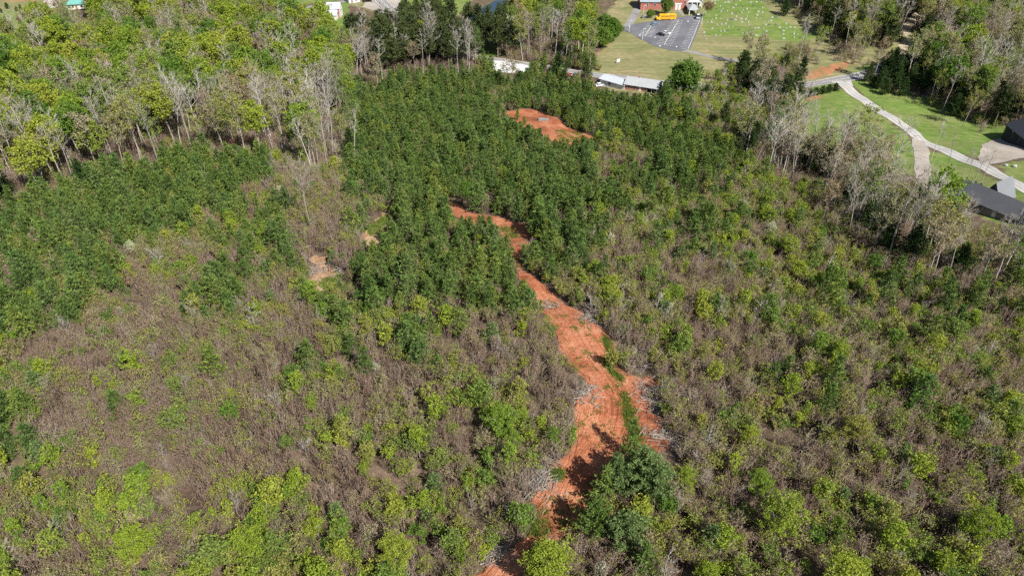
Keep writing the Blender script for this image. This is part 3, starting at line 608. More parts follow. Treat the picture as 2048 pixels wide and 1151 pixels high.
DENS = {  # plants per square metre
 'P': dict(young_pine=.072, brush_olive=.035, brush_bare=.035, brush_green=.008, pale_pine=.003, sapling=.002),
 'p': dict(young_pine=.028, brush_olive=.085, brush_bare=.10, brush_green=.04, sapling=.014, pale_pine=.006),
 'e': dict(young_pine=.048, cedar_tree=.004, brush_olive=.08, brush_green=.04, budding_tree=.0008, brush_bare=.05),
 'B': dict(brush_bare=.24, brush_olive=.075, brush_green=.016, young_pine=.0016, pale_pine=.0020, sapling=.0045, small_bare_tree=.010, blossom_tree=.0004),
 'b': dict(brush_bare=.15, brush_olive=.13, brush_green=.036, young_pine=.0030, pale_pine=.0026, sapling=.020, small_bare_tree=.008, blossom_tree=.0004),
 'H': dict(brush_bare=.10, brush_olive=.10, brush_green=.03, young_pine=.040, sapling=.012, small_bare_tree=.005),
 'G': dict(brush_bare=.09, brush_olive=.10, brush_green=.10, sapling=.042, young_pine=.003, pale_pine=.004, small_bare_tree=.003),
 'L': dict(leafy_tree=.0105, budding_tree=.0070, bare_tree=.0040, cedar_tree=.0015, brush_bare=.02, brush_olive=.02),
 'W': dict(leafy_tree=.0066, budding_tree=.0090, bare_tree=.0050, cedar_tree=.0015, brush_bare=.03, brush_olive=.015),
 'T': dict(leafy_tree=.0010, budding_tree=.0070, bare_tree=.014, brush_bare=.11, small_bare_tree=.010, cedar_tree=.0010, brush_olive=.03),
 'V': dict(leafy_tree=.0008, budding_tree=.013, bare_tree=.016, cedar_tree=.004, brush_bare=.12, small_bare_tree=.015, brush_olive=.03),
 'Y': dict(leafy_tree=.012, budding_tree=.006, bare_tree=.004, brush_green=.04, brush_bare=.04),
 'Q': dict(leafy_tree=.0018, budding_tree=.003, bare_tree=.002, brush_bare=.05, brush_olive=.04),
 'r': dict(budding_tree=.004, bare_tree=.003, cedar_tree=.004, small_bare_tree=.03, brush_bare=.08, brush_olive=.05, sapling=.02),
 'o': dict(cedar_tree=.002, small_bare_tree=.05, brush_bare=.10, brush_olive=.08, sapling=.03, brush_green=.04),
 'x': dict(brush_bare=.10, brush_olive=.08, brush_green=.03, small_bare_tree=.02),
 'D': dict(tall_pine=.042, bare_tree=.002, leafy_tree=.0008, brush_bare=.03),
 'N': dict(tall_pine=.010, bare_tree=.002, brush_bare=.03),
 'K': dict(tall_pine=.008, bare_tree=.010, budding_tree=.004, leafy_tree=.001, brush_bare=.08),
 'R': dict(leafy_tree=.0045, budding_tree=.016, bare_tree=.009, cedar_tree=.013, tall_pine=.004, brush_bare=.06, brush_olive=.04),
 'S': dict(budding_tree=.007, bare_tree=.006, leafy_tree=.002, cedar_tree=.006, brush_olive=.06, brush_bare=.05, brush_green=.03),
 'E': dict(cedar_tree=.035, tall_pine=.004, budding_tree=.003, brush_bare=.05),
}
KEEP_OUT = [(P2(p_), g_) for p_, g_ in ((TRAIL, 0), (CLEAR, 0), (CLAYL, 0), (STRIP, 0), (MIDP, 0), (LOT, 3), (GRAVELPAD, 2), (WHITELOT, 0), (POND, 0))]
LINES = [(smooth_line(P2(l_), 3.0), g_) for l_, g_ in ((MAINROAD, 4.5), (DRIVE, 4), (DRIVE2, 4), (CHLANE, 4), (LOWLANE, 3), (FARROAD, 6), (FARLANE, 4), (DIRTLANE, 3))]
BLD = [(1225, 166, 9), (1245, 170, 9), (1283, 172, 11), (1300, 178, 9), (2035, 285, 13), (1960, 400, 12), (1990, 408, 12), (1930, 392, 10), (665, 30, 9), (636, 46, 7), (104, 13, 9), (155, 16, 12), (710, 4, 8), (738, 4, 8), (1365, 190, 9), (1145, 154, 7), (1330, 12, 30)]
BLDW = [(*unproj(a_, b_)[:2], r_) for a_, b_, r_ in BLD]
def blocked(x, y, small):
    k = np.zeros(len(x), bool)
    for p_, g_ in KEEP_OUT: k |= pip(p_, x, y)
    for l_, g_ in LINES:
        if small: g_ = g_ * .8
        k |= (((x[:, None] - l_[None, :, 0]) ** 2 + (y[:, None] - l_[None, :, 1]) ** 2).min(1) < g_ * g_)
    for a_, b_, r_ in BLDW: k |= ((x - a_) ** 2 + (y - b_) ** 2) < (r_ * (0.8 if small else 1)) ** 2
    return k
SHOWN = [p_ for p_, g_ in KEEP_OUT[:5] + KEEP_OUT[7:8]] + [P2([(1194, 166), (1250, 172), (1318, 184), (1318, 195), (1250, 185), (1194, 178)]), P2([(1890, 398), (2048, 432), (2048, 456), (1890, 424)])]
def clay_at(x, y):
    k = np.zeros(len(x), bool)
    for p_ in SHOWN: k |= pip(p_, x, y)
    return k
def open_at(x, y):
    k = near_line(x, y, [1, 2]) | pip(KEEP_OUT[6][0], x, y)
    for a_, b_, r_ in BLDW[:8]: k |= ((x - a_) ** 2 + (y - b_) ** 2) < (r_ * .7) ** 2
    return k
def near_line(x, y, which):
    k = np.zeros(len(x), bool)
    for i_ in which: k |= (((x[:, None] - LINES[i_][0][None, :, 0]) ** 2 + (y[:, None] - LINES[i_][0][None, :, 1]) ** 2).min(1) < 16)
    return k
PLACED = {k_: [] for k_ in KINDS}
SIZE = dict(young_pine=(.5, 1.45), pale_pine=(.55, 1.15), tall_pine=(.75, 1.15), cedar_tree=(.55, 1.35), sapling=(.45, 1.3), leafy_tree=(.8, 1.5), bare_tree=(.65, 1.25), budding_tree=(.7, 1.25), small_bare_tree=(.6, 1.2), blossom_tree=(.6, 1.0), brush_bare=(.75, 1.3), brush_olive=(.7, 1.3), brush_green=(.65, 1.25))
for kind in SIZE:
    mxd = max(d_.get(kind, 0) for d_ in DENS.values()); s_ = 1 / math.sqrt(mxd)
    X, Y = np.meshgrid(np.arange(-340, 340, s_), np.arange(38, 600, s_)); X = X.ravel(); Y = Y.ravel()
    X = X + rnd.uniform(-.48, .48, X.shape) * s_; Y = Y + rnd.uniform(-.48, .48, Y.shape) * s_
    px, py, dep = proj(np.column_stack([X, Y, terr(X, Y)]))
    ok = (px > -170) & (px < 2218) & (py > -70) & (py < 1330); X, Y, px, py = X[ok], Y[ok], px[ok], py[ok]
    fz = rnd.normal(size=(2, len(px)))
    ci = np.clip(((px + fz[0] * 7) / 32).astype(int), 0, 63); ri = np.clip(((py + fz[1] * 5) / 32).astype(int), 0, 35)
    dn = {z_: d_.get(kind, 0) for z_, d_ in DENS.items()}; pr = np.array([dn.get(z_, 0) for z_ in ZM[ri, ci]]) / mxd
    # patchiness: the brush and the saplings come in drifts
    patch = np.sin(X / 7.3 + 2 * np.sin(Y / 9.1)) * np.cos(Y / 8.2 + 1.7 * np.sin(X / 12.7)) + .5 * np.sin((X + Y) / 4.1)
    if kind in ('brush_green', 'sapling', 'brush_olive', 'leafy_tree'): pr = pr * np.clip(1 + .75 * patch, .3, 2)
    if kind == 'brush_bare': pr = pr * np.clip(1 - .35 * patch, .3, 1.4)
    ok = rnd.uniform(size=len(X)) < pr; X, Y = X[ok], Y[ok]
    small = kind.startswith('brush'); ok = ~blocked(X, Y, small)
    # low growth in front of the clay and the houses, taller growth farther off: the photograph shows them open to view
    X, Y = X[ok], Y[ok]; ok = np.ones(len(X), bool); rl = np.hypot(X, Y); H = KINDS[kind][0]['h']; tdep = (CAM_Z - terr(X, Y)) / rl
    for a_ in range(8): ok &= ~clay_at(X + .9 * math.cos(a_ * .785), Y + .9 * math.sin(a_ * .785))
    gap = np.full(len(X), 99.0)
    for f_ in (24, 20, 16, 13, 10.5, 8.5, 7, 5.5, 4.2, 3, 2, 1): gap = np.where(clay_at(X + X / rl * f_, Y + Y / rl * f_), f_, gap)
    if H > 8:
        for f_ in (8, 15, 22): ok &= ~(open_at(X + X / rl * f_, Y + Y / rl * f_) & (rnd.uniform(size=len(X)) < .5))
    cap = np.where(gap < 90, (gap + .8) * tdep / H * .85, 9.0); X, Y, cap = X[ok], Y[ok], cap[ok]
    lo, hi = SIZE[kind]; sc = np.minimum(lo + (hi - lo) * rnd.beta(2.2, 2.0, len(X)), cap); ok = sc > lo * .45; X, Y, sc = X[ok], Y[ok], sc[ok]
    if kind == 'young_pine': sc = sc * np.where(Y < 150, 1.0, 1.08)
    if kind in ('bare_tree', 'budding_tree'): sc = np.where((X > 65) & (Y < 190), sc * .88, sc)
    nvar = len(KINDS[kind])
    for x_, y_, z_, k_, r_, v_ in zip(X, Y, terr(X, Y), sc, rnd.uniform(0, 6.283, len(X)), rnd.integers(0, nvar, len(X))): PLACED[kind].append((x_, y_, z_ - .05, k_, r_, int(v_)))

# grass along the trail edges and on the clay
def tufts(poly, n):
    lo, hi = P2(poly).min(0), P2(poly).max(0); X, Y = rnd.uniform(lo[0], hi[0], n * 3), rnd.uniform(lo[1], hi[1], n * 3); k = pip(P2(poly), X, Y); X, Y = X[k][:n], Y[k][:n]
    for x_, y_, z_, r_ in zip(X, Y, terr(X, Y), rnd.uniform(0, 6.28, len(X))): PLACED['grass'].append((x_, y_, z_ + .05, rnd.uniform(.6, 1.5), r_, int(rnd.integers(0, 3))))
for pl_, n_ in (([(1240, 790), (1256, 785), (1266, 830), (1286, 880), (1268, 900), (1252, 850)], 150), ([(1203, 715), (1210, 712), (1232, 748), (1246, 756), (1238, 762), (1222, 750)], 70), ([(1205, 672), (1215, 680), (1222, 712), (1212, 700)], 60), ([(1066, 1030), (1092, 1022), (1100, 1060), (1070, 1080), (1060, 1060)], 45), ([(1106, 945), (1122, 942), (1122, 958), (1106, 958)], 60), ([(1000, 452), (1030, 458), (1040, 475), (1020, 478)], 60), ([(1110, 262), (1150, 262), (1180, 280), (1150, 290), (1120, 280)], 140), ([(660, 500), (700, 520), (706, 560), (676, 560)], 200), ([(640, 560), (690, 550), (720, 590), (650, 600)], 260), ([(1160, 800), (1240, 760), (1250, 850), (1200, 900), (1165, 890)], 30), ([(1090, 590), (1180, 640), (1220, 740), (1190, 760), (1130, 700)], 40), ([(730, 460), (775, 430), (780, 440), (745, 475)], 160), ([(1075, 1000), (1180, 960), (1160, 1040), (1090, 1070)], 40)): tufts(pl_, n_)

# ------------------------------------------------------------------ single trees that stand out
HERO = []
ORD = 'first second third fourth fifth sixth seventh eighth ninth tenth eleventh twelfth thirteenth fourteenth fifteenth sixteenth seventeenth eighteenth nineteenth twentieth twenty-first twenty-second twenty-third twenty-fourth twenty-fifth twenty-sixth'.split()
def tree(name, kind, px, py, h, label, cat='tree', var=0, rot=0.0, wide=1.0, group=None, leaf=None):
    if name == 'lime_tree' and not leaf: leaf = 'lime'
    p_ = unproj(px, py); K = KINDS[kind][var % len(KINDS[kind])]; s_ = h / K['h']
    r = thing(name, label, cat, (p_[0], p_[1], p_[2] - .05), rot, group); r.scale = (s_ * wide, s_ * wide, s_)
    for part in ('trunk', 'crown'):
        if K[part] is not None:
            o = obj(part, K[part], r)
            if part == 'crown' and leaf: o.data = K[part].copy(); o.data.materials.clear(); o.data.materials.append(M[leaf])
    HERO.append((p_[0], p_[1], h * .3 * wide)); return r
tree('broad_pine', 'broad_pine', 1272, 990, 9.8, 'largest broad pine of the clump at the foot of the red trail', var=0)
tree('broad_pine', 'broad_pine', 1226, 998, 8.8, 'pine squeezed against the big pine, overhanging the shaded trail', var=1, rot=1.0, wide=.8)
tree('broad_pine', 'broad_pine', 1310, 1010, 8.6, 'pine on the brush side of the clump at the trail foot', var=2, rot=2.0, wide=.9)
tree('broad_pine', 'broad_pine', 1187, 1082, 8.6, 'small dark round pine just above the lime green tree', var=1, rot=3.2, wide=.8, leaf='needle')
tree('broad_pine', 'broad_pine', 1248, 1110, 9.0, 'lowest pine of the clump, beside the small dark round pine', var=2, rot=4.1, wide=.95)
tree('slim_pine', 'young_pine', 1258, 915, 8.2, 'slim lone pine in the grass strip throwing its shadow over the clay', var=6, wide=.85)
tree('lime_tree', 'near_sapling', 1097, 1180, 9.5, 'bright lime tree at the bottom edge beside the shaded clay', var=0, wide=1.25)
tree('lime_tree', 'near_sapling', 1548, 1082, 10.0, 'tall oval lime green tree rising from brown brush', var=1, wide=1.1)
tree('lime_tree', 'near_sapling', 1512, 1000, 6.5, 'lime sapling touching the top of the tall oval lime tree', var=3, wide=1.1)
tree('lime_tree', 'near_sapling', 1364, 985, 5.6, 'round lime sapling just beyond the pine clump', var=0, rot=2.2, wide=1.15)
tree('lime_tree', 'near_sapling', 1936, 1090, 8.0, 'lime green sapling near the lower corner of the brown brush', var=1, rot=1.3)
tree('lime_tree', 'near_sapling', 796, 1142, 7.4, 'wide lime tree standing apart in the lower brush', var=0, rot=4.0, wide=1.3)
tree('lime_tree', 'near_sapling', 1672, 1190, 8.0, 'lime crown cut by the bottom edge below the brown brush', var=3, wide=1.4)
tree('lime_tree', 'near_sapling', 1412, 1175, 5.0, 'small bright crown at the bottom edge among brown stems', var=0, wide=1.2)
tree('lime_tree', 'near_sapling', 515, 1120, 6.5, 'spreading spiky lime tree in the lower thicket', var=0, rot=5.0, wide=1.5)
tree('lime_tree', 'near_sapling', 282, 1120, 6.5, 'yellow green tree in the thicket along the dark gully', var=1, rot=5.0, wide=1.4)
tree('lime_tree', 'near_sapling', 1003, 880, 8.0, 'leafy yellow green tree in the brush beside the trail', var=3, rot=1.0, wide=1.3)
tree('lime_tree', 'near_sapling', 1022, 905, 5.2, 'smaller leafy tree leaning on the yellow green one by the trail', var=1, rot=1.6, wide=1.2)
tree('lime_tree', 'sapling', 1655, 770, 6.8, 'narrow lime sapling standing above the brown slope', var=4, leaf='lime')
tree('lime_tree', 'sapling', 1450, 520, 5.6, 'bright lime sapling amid scattered pines on the far slope', var=1)
tree('lime_tree', 'near_sapling', 1105, 900, 5.4, 'fresh green sapling at the trail edge beside brush pile', var=0, wide=.8, leaf='leaf_green')
tree('lime_tree', 'near_sapling', 1490, 905, 6.0, 'first of the lime saplings lined up above the tall oval one', var=0, rot=2.0)
tree('lime_tree', 'near_sapling', 1700, 890, 6.6, 'yellowish sapling with thin pale stems in the brown slope', var=0, rot=.6, leaf='leaf_olive', wide=1.2)
tree('lime_tree', 'sapling', 1222, 738, 5.4, 'yellow green sapling on one white stem beside the trail', var=3, rot=.9, wide=1.1, leaf='leaf_olive')
tree('light_green_tree', 'leafy_tree', 934, 422, 9.5, 'light green many stemmed tree among dark pines', var=2, wide=.85, leaf='leaf_green')
tree('lime_tree', 'leafy_tree', 1443, 318, 9.5, 'vivid lime tree beyond the young pines near the bare hardwoods', var=0, wide=.8)
tree('shade_tree', 'dense_tree', 1365, 193, 15.5, 'large rounded green shade tree beside the brick house', var=0, wide=.95)
tree('round_shrub_tree', 'dense_tree', 1331, 31, 12.0, 'dense dark green tree beside the yellow school bus', var=1, wide=.62)
tree('round_shrub_tree', 'dense_tree', 1300, 36, 4.6, 'small round bush between parked car and school bus', cat='bush', var=2)
tree('dark_plum_tree', 'leafy_tree', 1414, 36, 9.0, 'dark purplish flowering tree beside the church porch', var=4, wide=1.35, leaf='leaf_brown')
for i_, (a_, b_, h_, lb_) in enumerate(((1205, 80, 13, 'tallest rounded green tree on the lawn edge by the parking lot'), (1188, 88, 11, 'green tree on the woods side of the lawn edge row'), (1222, 84, 12, 'full green tree in the lawn edge row facing the parking lot'), (1236, 68, 6, 'short green bush at the tip of the parking lot'), (1208, 96, 10, 'green tree at the low end of the lawn edge row'), (1180, 102, 9, 'green tree above the red bank at the lawn edge'))):
    tree('lawn_tree', 'dense_tree', a_, b_, h_, lb_, var=i_, rot=i_, wide=.8, group='trees along the lawn edge')
tree('dead_tree', 'bare_tree', 622, 456, 22, 'tall white dead tree with forked limbs in the brown hollow', var=6, wide=.9)
tree('dead_tree', 'bare_tree', 712, 330, 19, 'leaning pale tree at the corner of the pine stand', var=2, wide=.8)
tree('lime_tree', 'leafy_tree', 455, 290, 13, 'lime green tree bulging from the hardwood edge above the pines', var=0, wide=.9)
tree('lime_tree', 'leafy_tree', 90, 395, 17, 'broad yellow green crown over the pale trunks above pine thicket', var=1, wide=1.1)
tree('lime_tree', 'leafy_tree', 620, 140, 15, 'layered lime tree standing alone over a dark gap', var=3, wide=.9)
tree('lime_tree', 'leafy_tree', 1893, 65, 20, 'tall yellow green tree beside the pale dirt lane', var=1, wide=.9)
tree('white_blossom_tree', 'blossom_tree', 138, 42, 6.5, 'white blossoming tree below the teal roofed house', var=0, wide=1.3)
tree('white_blossom_tree', 'blossom_tree', 752, 745, 2.6, 'little white flowering shrub in the mixed pines', cat='shrub', var=1)
for i_, (a_, b_, h_, lb_) in enumerate(((1920, 362, 12, 'dark lawn tree closest to the driveway fork, in the bare group'), (1934, 362, 11, 'second slim tree of the bare group on the lawn'), (1945, 370, 13, 'forked bare tree in front of the dark roofed house'), (1962, 368, 12, 'leaning bare tree at the end of the lawn group'))):
    tree('lawn_bare_tree', 'bare_tree', a_, b_, h_, lb_, var=i_ + 1, rot=i_ * 2.0, wide=.95, group='bare trees on the lawn')
for i_, (a_, b_, h_, lb_) in enumerate(((1862, 320, 16, 'crooked bare tree in the driveway fork'), (1872, 316, 11, 'thin bare tree behind the crooked one at the fork'), (1894, 332, 13, 'pale bare tree on the grass beside the driveway'))):
    tree('fork_tree', 'bare_tree', a_, b_, h_, lb_, var=i_, rot=i_, wide=.7)
for i_ in range(7):
    a_ = 1592 + 13 * i_; tree('juniper_shrub', 'cedar_tree', a_, 200 - 3.0 * i_, 3.6, ORD[i_] + ' dark juniper shrub from left in the row below the road', cat='shrub', var=i_, rot=i_, wide=1.7, group='juniper row')
tree('juniper_shrub', 'cedar_tree', 1745, 172, 4.2, 'low dark shrub on the bare patch beside the evergreens', cat='shrub', var=1, wide=1.7)
tree('pine_sapling', 'young_pine', 345, 726, 3.6, 'small lone pine on bare brown brush', var=1); tree('pine_sapling', 'pale_pine', 80, 790, 5.0, 'blue green pine spreading low in the brown brush', var=0, wide=1.2)
for i_, (a_, b_, h_) in enumerate(((375, 645, 4.6), (420, 650, 5.0), (470, 648, 5.6))): tree('pine_sapling', 'young_pine', a_, b_, h_, ('shortest', 'middle', 'tallest')[i_] + ' pine of the three standing together in brown brush', var=i_, wide=1.15)
for i_, (a_, b_) in enumerate(((1035, 240), (1049, 250))): tree('pine_sapling', 'young_pine', a_, b_, 4.4 - i_, ('small pine on the edge of the red clearing', 'tiny pine inside the red clearing')[i_], var=i_)
hx = np.array(HERO)

# ------------------------------------------------------------------ individuals and the masses behind them
INFO = {  # kind -> object name, what it looks like, category
 'young_pine': ('young_pine', 'young green pine', 'pine'), 'pale_pine': ('pale_young_pine', 'blue green young pine', 'pine'), 'tall_pine': ('tall_pine', 'tall dark pine', 'pine'),
 'cedar_tree': ('cedar_tree', 'dark cedar', 'cedar'), 'sapling': ('leafy_sapling', 'leafy spring sapling', 'sapling'), 'leafy_tree': ('leafy_tree', 'spring green hardwood', 'tree'),
 'bare_tree': ('bare_tree', 'bare pale trunked hardwood', 'tree'), 'budding_tree': ('budding_tree', 'hardwood in thin bud', 'tree'), 'small_bare_tree': ('bare_sapling', 'thin bare sapling', 'sapling'), 'blossom_tree': ('blossom_shrub', 'white flowering shrub', 'shrub')}
PLACES = [(150, 150, 'in the deep woods below the grassy field'), (400, 130, 'in the bright crowned woods'), (600, 180, 'in the woods below the white house'), (150, 330, 'along the wood edge above the pine thicket'), (480, 250, 'along the hardwood edge'), (700, 230, 'at the corner of the dense pine stand'), (800, 90, 'in the dark pine grove'), (840, 150, 'between the dark grove and the young pines'),
          (1080, 70, 'in the grove behind the road'), (870, 240, 'in the dense pine stand'), (900, 330, 'in the pine stand above the trail'), (1120, 200, 'between the red clearing and the road'), (1260, 240, 'in the pines below the brick house'), (1120, 370, 'in the pines below the red clearing'), (1380, 320, 'in the thinning pines near the bare hardwoods'), (1550, 130, 'on the roadside bank'), (1540, 190, 'beside the lower road bend'), (1600, 300, 'in the bare wood beside the green field'), (1750, 400, 'in the wood above the creek'), (1950, 500, 'in the creek wood below the dark roofed house'), (1700, 60, 'in the woods behind the cemetery'), (1950, 80, 'on the wooded hillside beyond the dirt lane'), (1850, 180, 'in the woods behind the driveway'), (2000, 210, 'in the woods behind the black barn'),
          (60, 560, 'in the pine thicket at the edge of frame'), (250, 420, 'in the pine thicket under the hardwoods'), (440, 520, 'in the broken pines around the brown clearing'), (640, 420, 'in the brown hollow by the dead tree'), (850, 520, 'in the pine block beside the upper trail'), (720, 580, 'in the pine block by the small clay patch'), (950, 620, 'in the pine block beside the trail'), (800, 740, 'in the mixed brush below the pine block'), (1130, 520, 'in the pines across the upper trail'), (1300, 480, 'on the mixed slope'), (1500, 560, 'on the green brown slope'), (1750, 600, 'on the slope below the creek wood'), (1950, 660, 'in the scattered pines near the frame edge'), (1300, 640, 'in the brush across the trail'), (1560, 770, 'in the dark pine row on the brown slope'), (1450, 880, 'above the tall oval lime tree'), (1850, 850, 'on the wide brown slope'), (1700, 1000, 'in the lower brown brush'), (1350, 1080, 'in the brush beside the lower pine clump'), (80, 800, 'in the brush along the frame edge'), (330, 750, 'in the wide brown brush'), (450, 900, 'in the pale brown brush'), (150, 1000, 'in the brush near the lower corner'), (350, 1060, 'in the thicket along the dark gully'), (700, 1000, 'in the lower thicket'), (650, 1100, 'in the thicket at the bottom edge'), (900, 900, 'in the brush beside the lower trail'), (1000, 780, 'in the brown brush beside the trail'), (900, 1090, 'in the brush by the bottom of the trail')]
PL = np.array([(a_, b_) for a_, b_, _ in PLACES], float)
def points_mesh(name, rows):
    me = bpy.data.meshes.new(name); a = np.array(rows, float); n = len(a)
    me.vertices.add(n); me.vertices.foreach_set('co', a[:, :3].astype(np.float32).ravel())
    for nm, col in (('plant_scale', 3), ('turn', 4)): me.attributes.new(nm, 'FLOAT', 'POINT').data.foreach_set('value', a[:, col].astype(np.float32))
    me.attributes.new('which', 'INT', 'POINT').data.foreach_set('value', a[:, 5].astype(np.int32)); me.update(); return me
def mass(name, rows, kinds, label, **props):
    """one object: many plants, drawn at its points"""
    col = bpy.data.collections.new(name + '_models'); base = {}; i = 0
    for k_ in kinds:
        base[k_] = i
        for v_ in KINDS[k_]:
            o = bpy.data.objects.new('m%04d_%s' % (len(bpy.data.objects), k_), v_['full']); col.objects.link(o); i += 1
    rr = [(*r_[:5], base[k_] + r_[5]) for k_, r_ in rows]
    o = obj(name, points_mesh(name, rr), kind='stuff', label=label, **props)
    ng = bpy.data.node_groups.new(name, 'GeometryNodeTree'); ng.interface.new_socket('Geometry', in_out='INPUT', socket_type='NodeSocketGeometry'); ng.interface.new_socket('Geometry', in_out='OUTPUT', socket_type='NodeSocketGeometry')
    N, L = ng.nodes, ng.links; gi, go = N.new('NodeGroupInput'), N.new('NodeGroupOutput')
    ci_ = N.new('GeometryNodeCollectionInfo'); ci_.inputs[0].default_value = col; ci_.inputs['Separate Children'].default_value = True; ci_.inputs['Reset Children'].default_value = True
    ip = N.new('GeometryNodeInstanceOnPoints'); ip.inputs['Pick Instance'].default_value = True
    def att(nm, ty):
        a = N.new('GeometryNodeInputNamedAttribute'); a.data_type = ty; a.inputs[0].default_value = nm; return a.outputs[0]
    cx = N.new('ShaderNodeCombineXYZ'); L.new(att('turn', 'FLOAT'), cx.inputs[2])
    L.new(gi.outputs[0], ip.inputs['Points']); L.new(ci_.outputs[0], ip.inputs['Instance']); L.new(att('which', 'INT'), ip.inputs['Instance Index']); L.new(cx.outputs[0], ip.inputs['Rotation']); L.new(att('plant_scale', 'FLOAT'), ip.inputs['Scale'])
    L.new(ip.outputs[0], go.inputs[0]); md = o.modifiers.new('plants', 'NODES'); md.node_group = ng; return o
LIMIT = 300
far_rows, pine_rows, small_rows = [], [], []
for kind, (nm, look, cat) in INFO.items():
    A = np.array(PLACED[kind])
    if hx.size: A = A[~((((A[:, None, :2] - hx[None, :, :2]) ** 2).sum(-1) < hx[None, :, 2] ** 2).any(1))]
    H = KINDS[kind][0]['h']; px, py, dep = proj(A[:, :3] + np.array([0, 0, H * .5])); size = np.where((px > 6) & (px < 2042) & (py > 6) & (py < 1145), A[:, 3] * H / dep, 0)
    order = np.argsort(-size); chosen = [i for i in order[:LIMIT] if size[i] > 0]; ch = set(chosen)
    bx_, by_, _ = proj(A[:, :3])
    groups = {}
    for i in chosen: groups.setdefault(int(np.argmin((PL[:, 0] - bx_[i]) ** 2 + (1.4 * (PL[:, 1] - by_[i])) ** 2)), []).append(i)
    for j, mem in groups.items():
        mem.sort(key=lambda i: -A[i, 3]); nt_ = 3 if len(mem) > len(ORD) else 1; step_ = -(-len(mem) // nt_)
        for q_ in range(nt_):
            sub = sorted(mem[q_ * step_:(q_ + 1) * step_], key=lambda i: bx_[i]); word = ('', '')[0] if nt_ == 1 else ('large ', 'medium ', 'small ')[q_]
            for n_, i in enumerate(sub):
                x_, y_, z_, s_, r_, v_ = A[i]; K = KINDS[kind][int(v_)]
                if len(sub) == 1: lab = 'only ' + word + look + ' ' + PLACES[j][2]
                elif n_ < len(ORD): lab = ORD[n_] + ' ' + word + look + ' from left ' + PLACES[j][2]
                else: lab = word + look + ' on the right side ' + PLACES[j][2]
                e = thing(nm, lab, cat, (x_, y_, z_), r_, look + 's ' + PLACES[j][2]); e.scale = (s_, s_, s_)
                obj('trunk', K['trunk'], e)
                if K['crown'] is not None: obj('crown', K['crown'], e)
    rest = [(kind, tuple(A[i])) for i in range(len(A)) if i not in ch]; rest = [(k_, (*r_[:5], int(r_[5]))) for k_, r_ in rest]
    (pine_rows if 'pine' in kind and kind != 'tall_pine' else small_rows if kind in ('sapling', 'small_bare_tree', 'blossom_tree') else far_rows).extend(rest)
    print(kind, len(A), len(chosen))
mass('pine_stand', pine_rows, ['young_pine', 'pale_pine'], 'dense stand of small young pines merging into one green mass')
mass('woods', far_rows, ['tall_pine', 'cedar_tree', 'leafy_tree', 'bare_tree', 'budding_tree'], 'mixed spring woods reading as one mass')
if small_rows: mass('thicket', small_rows, ['sapling', 'small_bare_tree', 'blossom_tree'], 'thin saplings scattered through the brush')
br = [(k_, r_) for k_ in ('brush_bare', 'brush_olive', 'brush_green') for r_ in PLACED[k_]]
print('brush', len(br)); mass('brush_undergrowth', br, ['brush_bare', 'brush_olive', 'brush_green'], 'brown and olive brush of thin stems covering the slopes')
mass('grass_tufts', [('grass', r_) for r_ in PLACED['grass']], ['grass'], 'green grass tufts along the clay')

# ------------------------------------------------------------------ buildings
def mat_roof(name, col, scale=1.2, rough=.5, metal=0.0, axis=0):
    m, t = NM(name); tc = t.nodes.new('ShaderNodeTexCoord'); sx = t.nodes.new('ShaderNodeSeparateXYZ'); t.links.new(tc.outputs['Object'], sx.inputs[0])
    s = math_(t, 'FRACT', math_(t, 'MULTIPLY', sx.outputs[axis], scale)); rib = math_(t, 'LESS_THAN', s, 0.12)
    c = mixc(t, 1.0, col, ramp(t, noise(t, .35, 5, .6), [(0.3, (.93,) * 3), (0.7, (1.05,) * 3)]), 'MULTIPLY'); c = mixc(t, math_(t, 'MULTIPLY', rib, .25), c, (.1, .1, .1))
    pbsdf(t, c, max(rough, .75), .2, rib, .4, .05, metal); return m
M['roof_grey'] = mat_roof('grey_metal_roof', (.33, .34, .35)); M['roof_pale'] = mat_roof('pale_metal_roof', (.42, .45, .48)); M['roof_blue'] = mat_roof('blue_grey_roof', (.26, .31, .345))
M['roof_dark'] = mat_roof('charcoal_shingles', (.062, .066, .076), 3.0, .8); M['roof_slate'] = mat_roof('slate_roof', (.16, .17, .185), 3.0, .8); M['roof_teal'] = mat_roof('teal_metal_roof', (.13, .33, .30)); M['roof_black'] = mat_roof('black_metal_roof', (.022, .025, .034), 1.2, .4)
M['roof_rose'] = mat_roof('faded_roof', (.33, .29, .275))
M['brick'] = mat_plain('red_brick', (.33, .125, .095), .85, .35, 2.2); M['white'] = mat_plain('white_siding', (.58, .58, .57), .6, .08, .5); M['cream'] = mat_plain('cream_siding', (.55, .53, .45), .6, .08)
M['black'] = mat_plain('black_metal_siding', (.018, .020, .027), .45, .2); M['darkbrick'] = mat_plain('grey_stone', (.22, .20, .18), .8, .3, 2); M['glass'] = mat_plain('window_glass', (.03, .035, .045), .08, .05, 1, .6)
M['concrete'] = mat_plain('concrete', (.22, .215, .21), .9, .2, 1.5); M['wood'] = mat_plain('weathered_wood', (.22, .17, .13), .9, .25, 2); M['stone'] = mat_plain('pale_granite', (.33, .33, .32), .6, .2, 3); M['stone_dark'] = mat_plain('dark_granite', (.10, .10, .105), .4, .2, 3)
M['steel'] = mat_plain('galvanised_steel', (.50, .51, .52), .5, .1); M['rubber'] = mat_plain('tyre_rubber', (.02, .02, .02), .8, .1); M['log'] = mat_plain('dead_wood', (.25, .22, .19), .9, .3, 2)
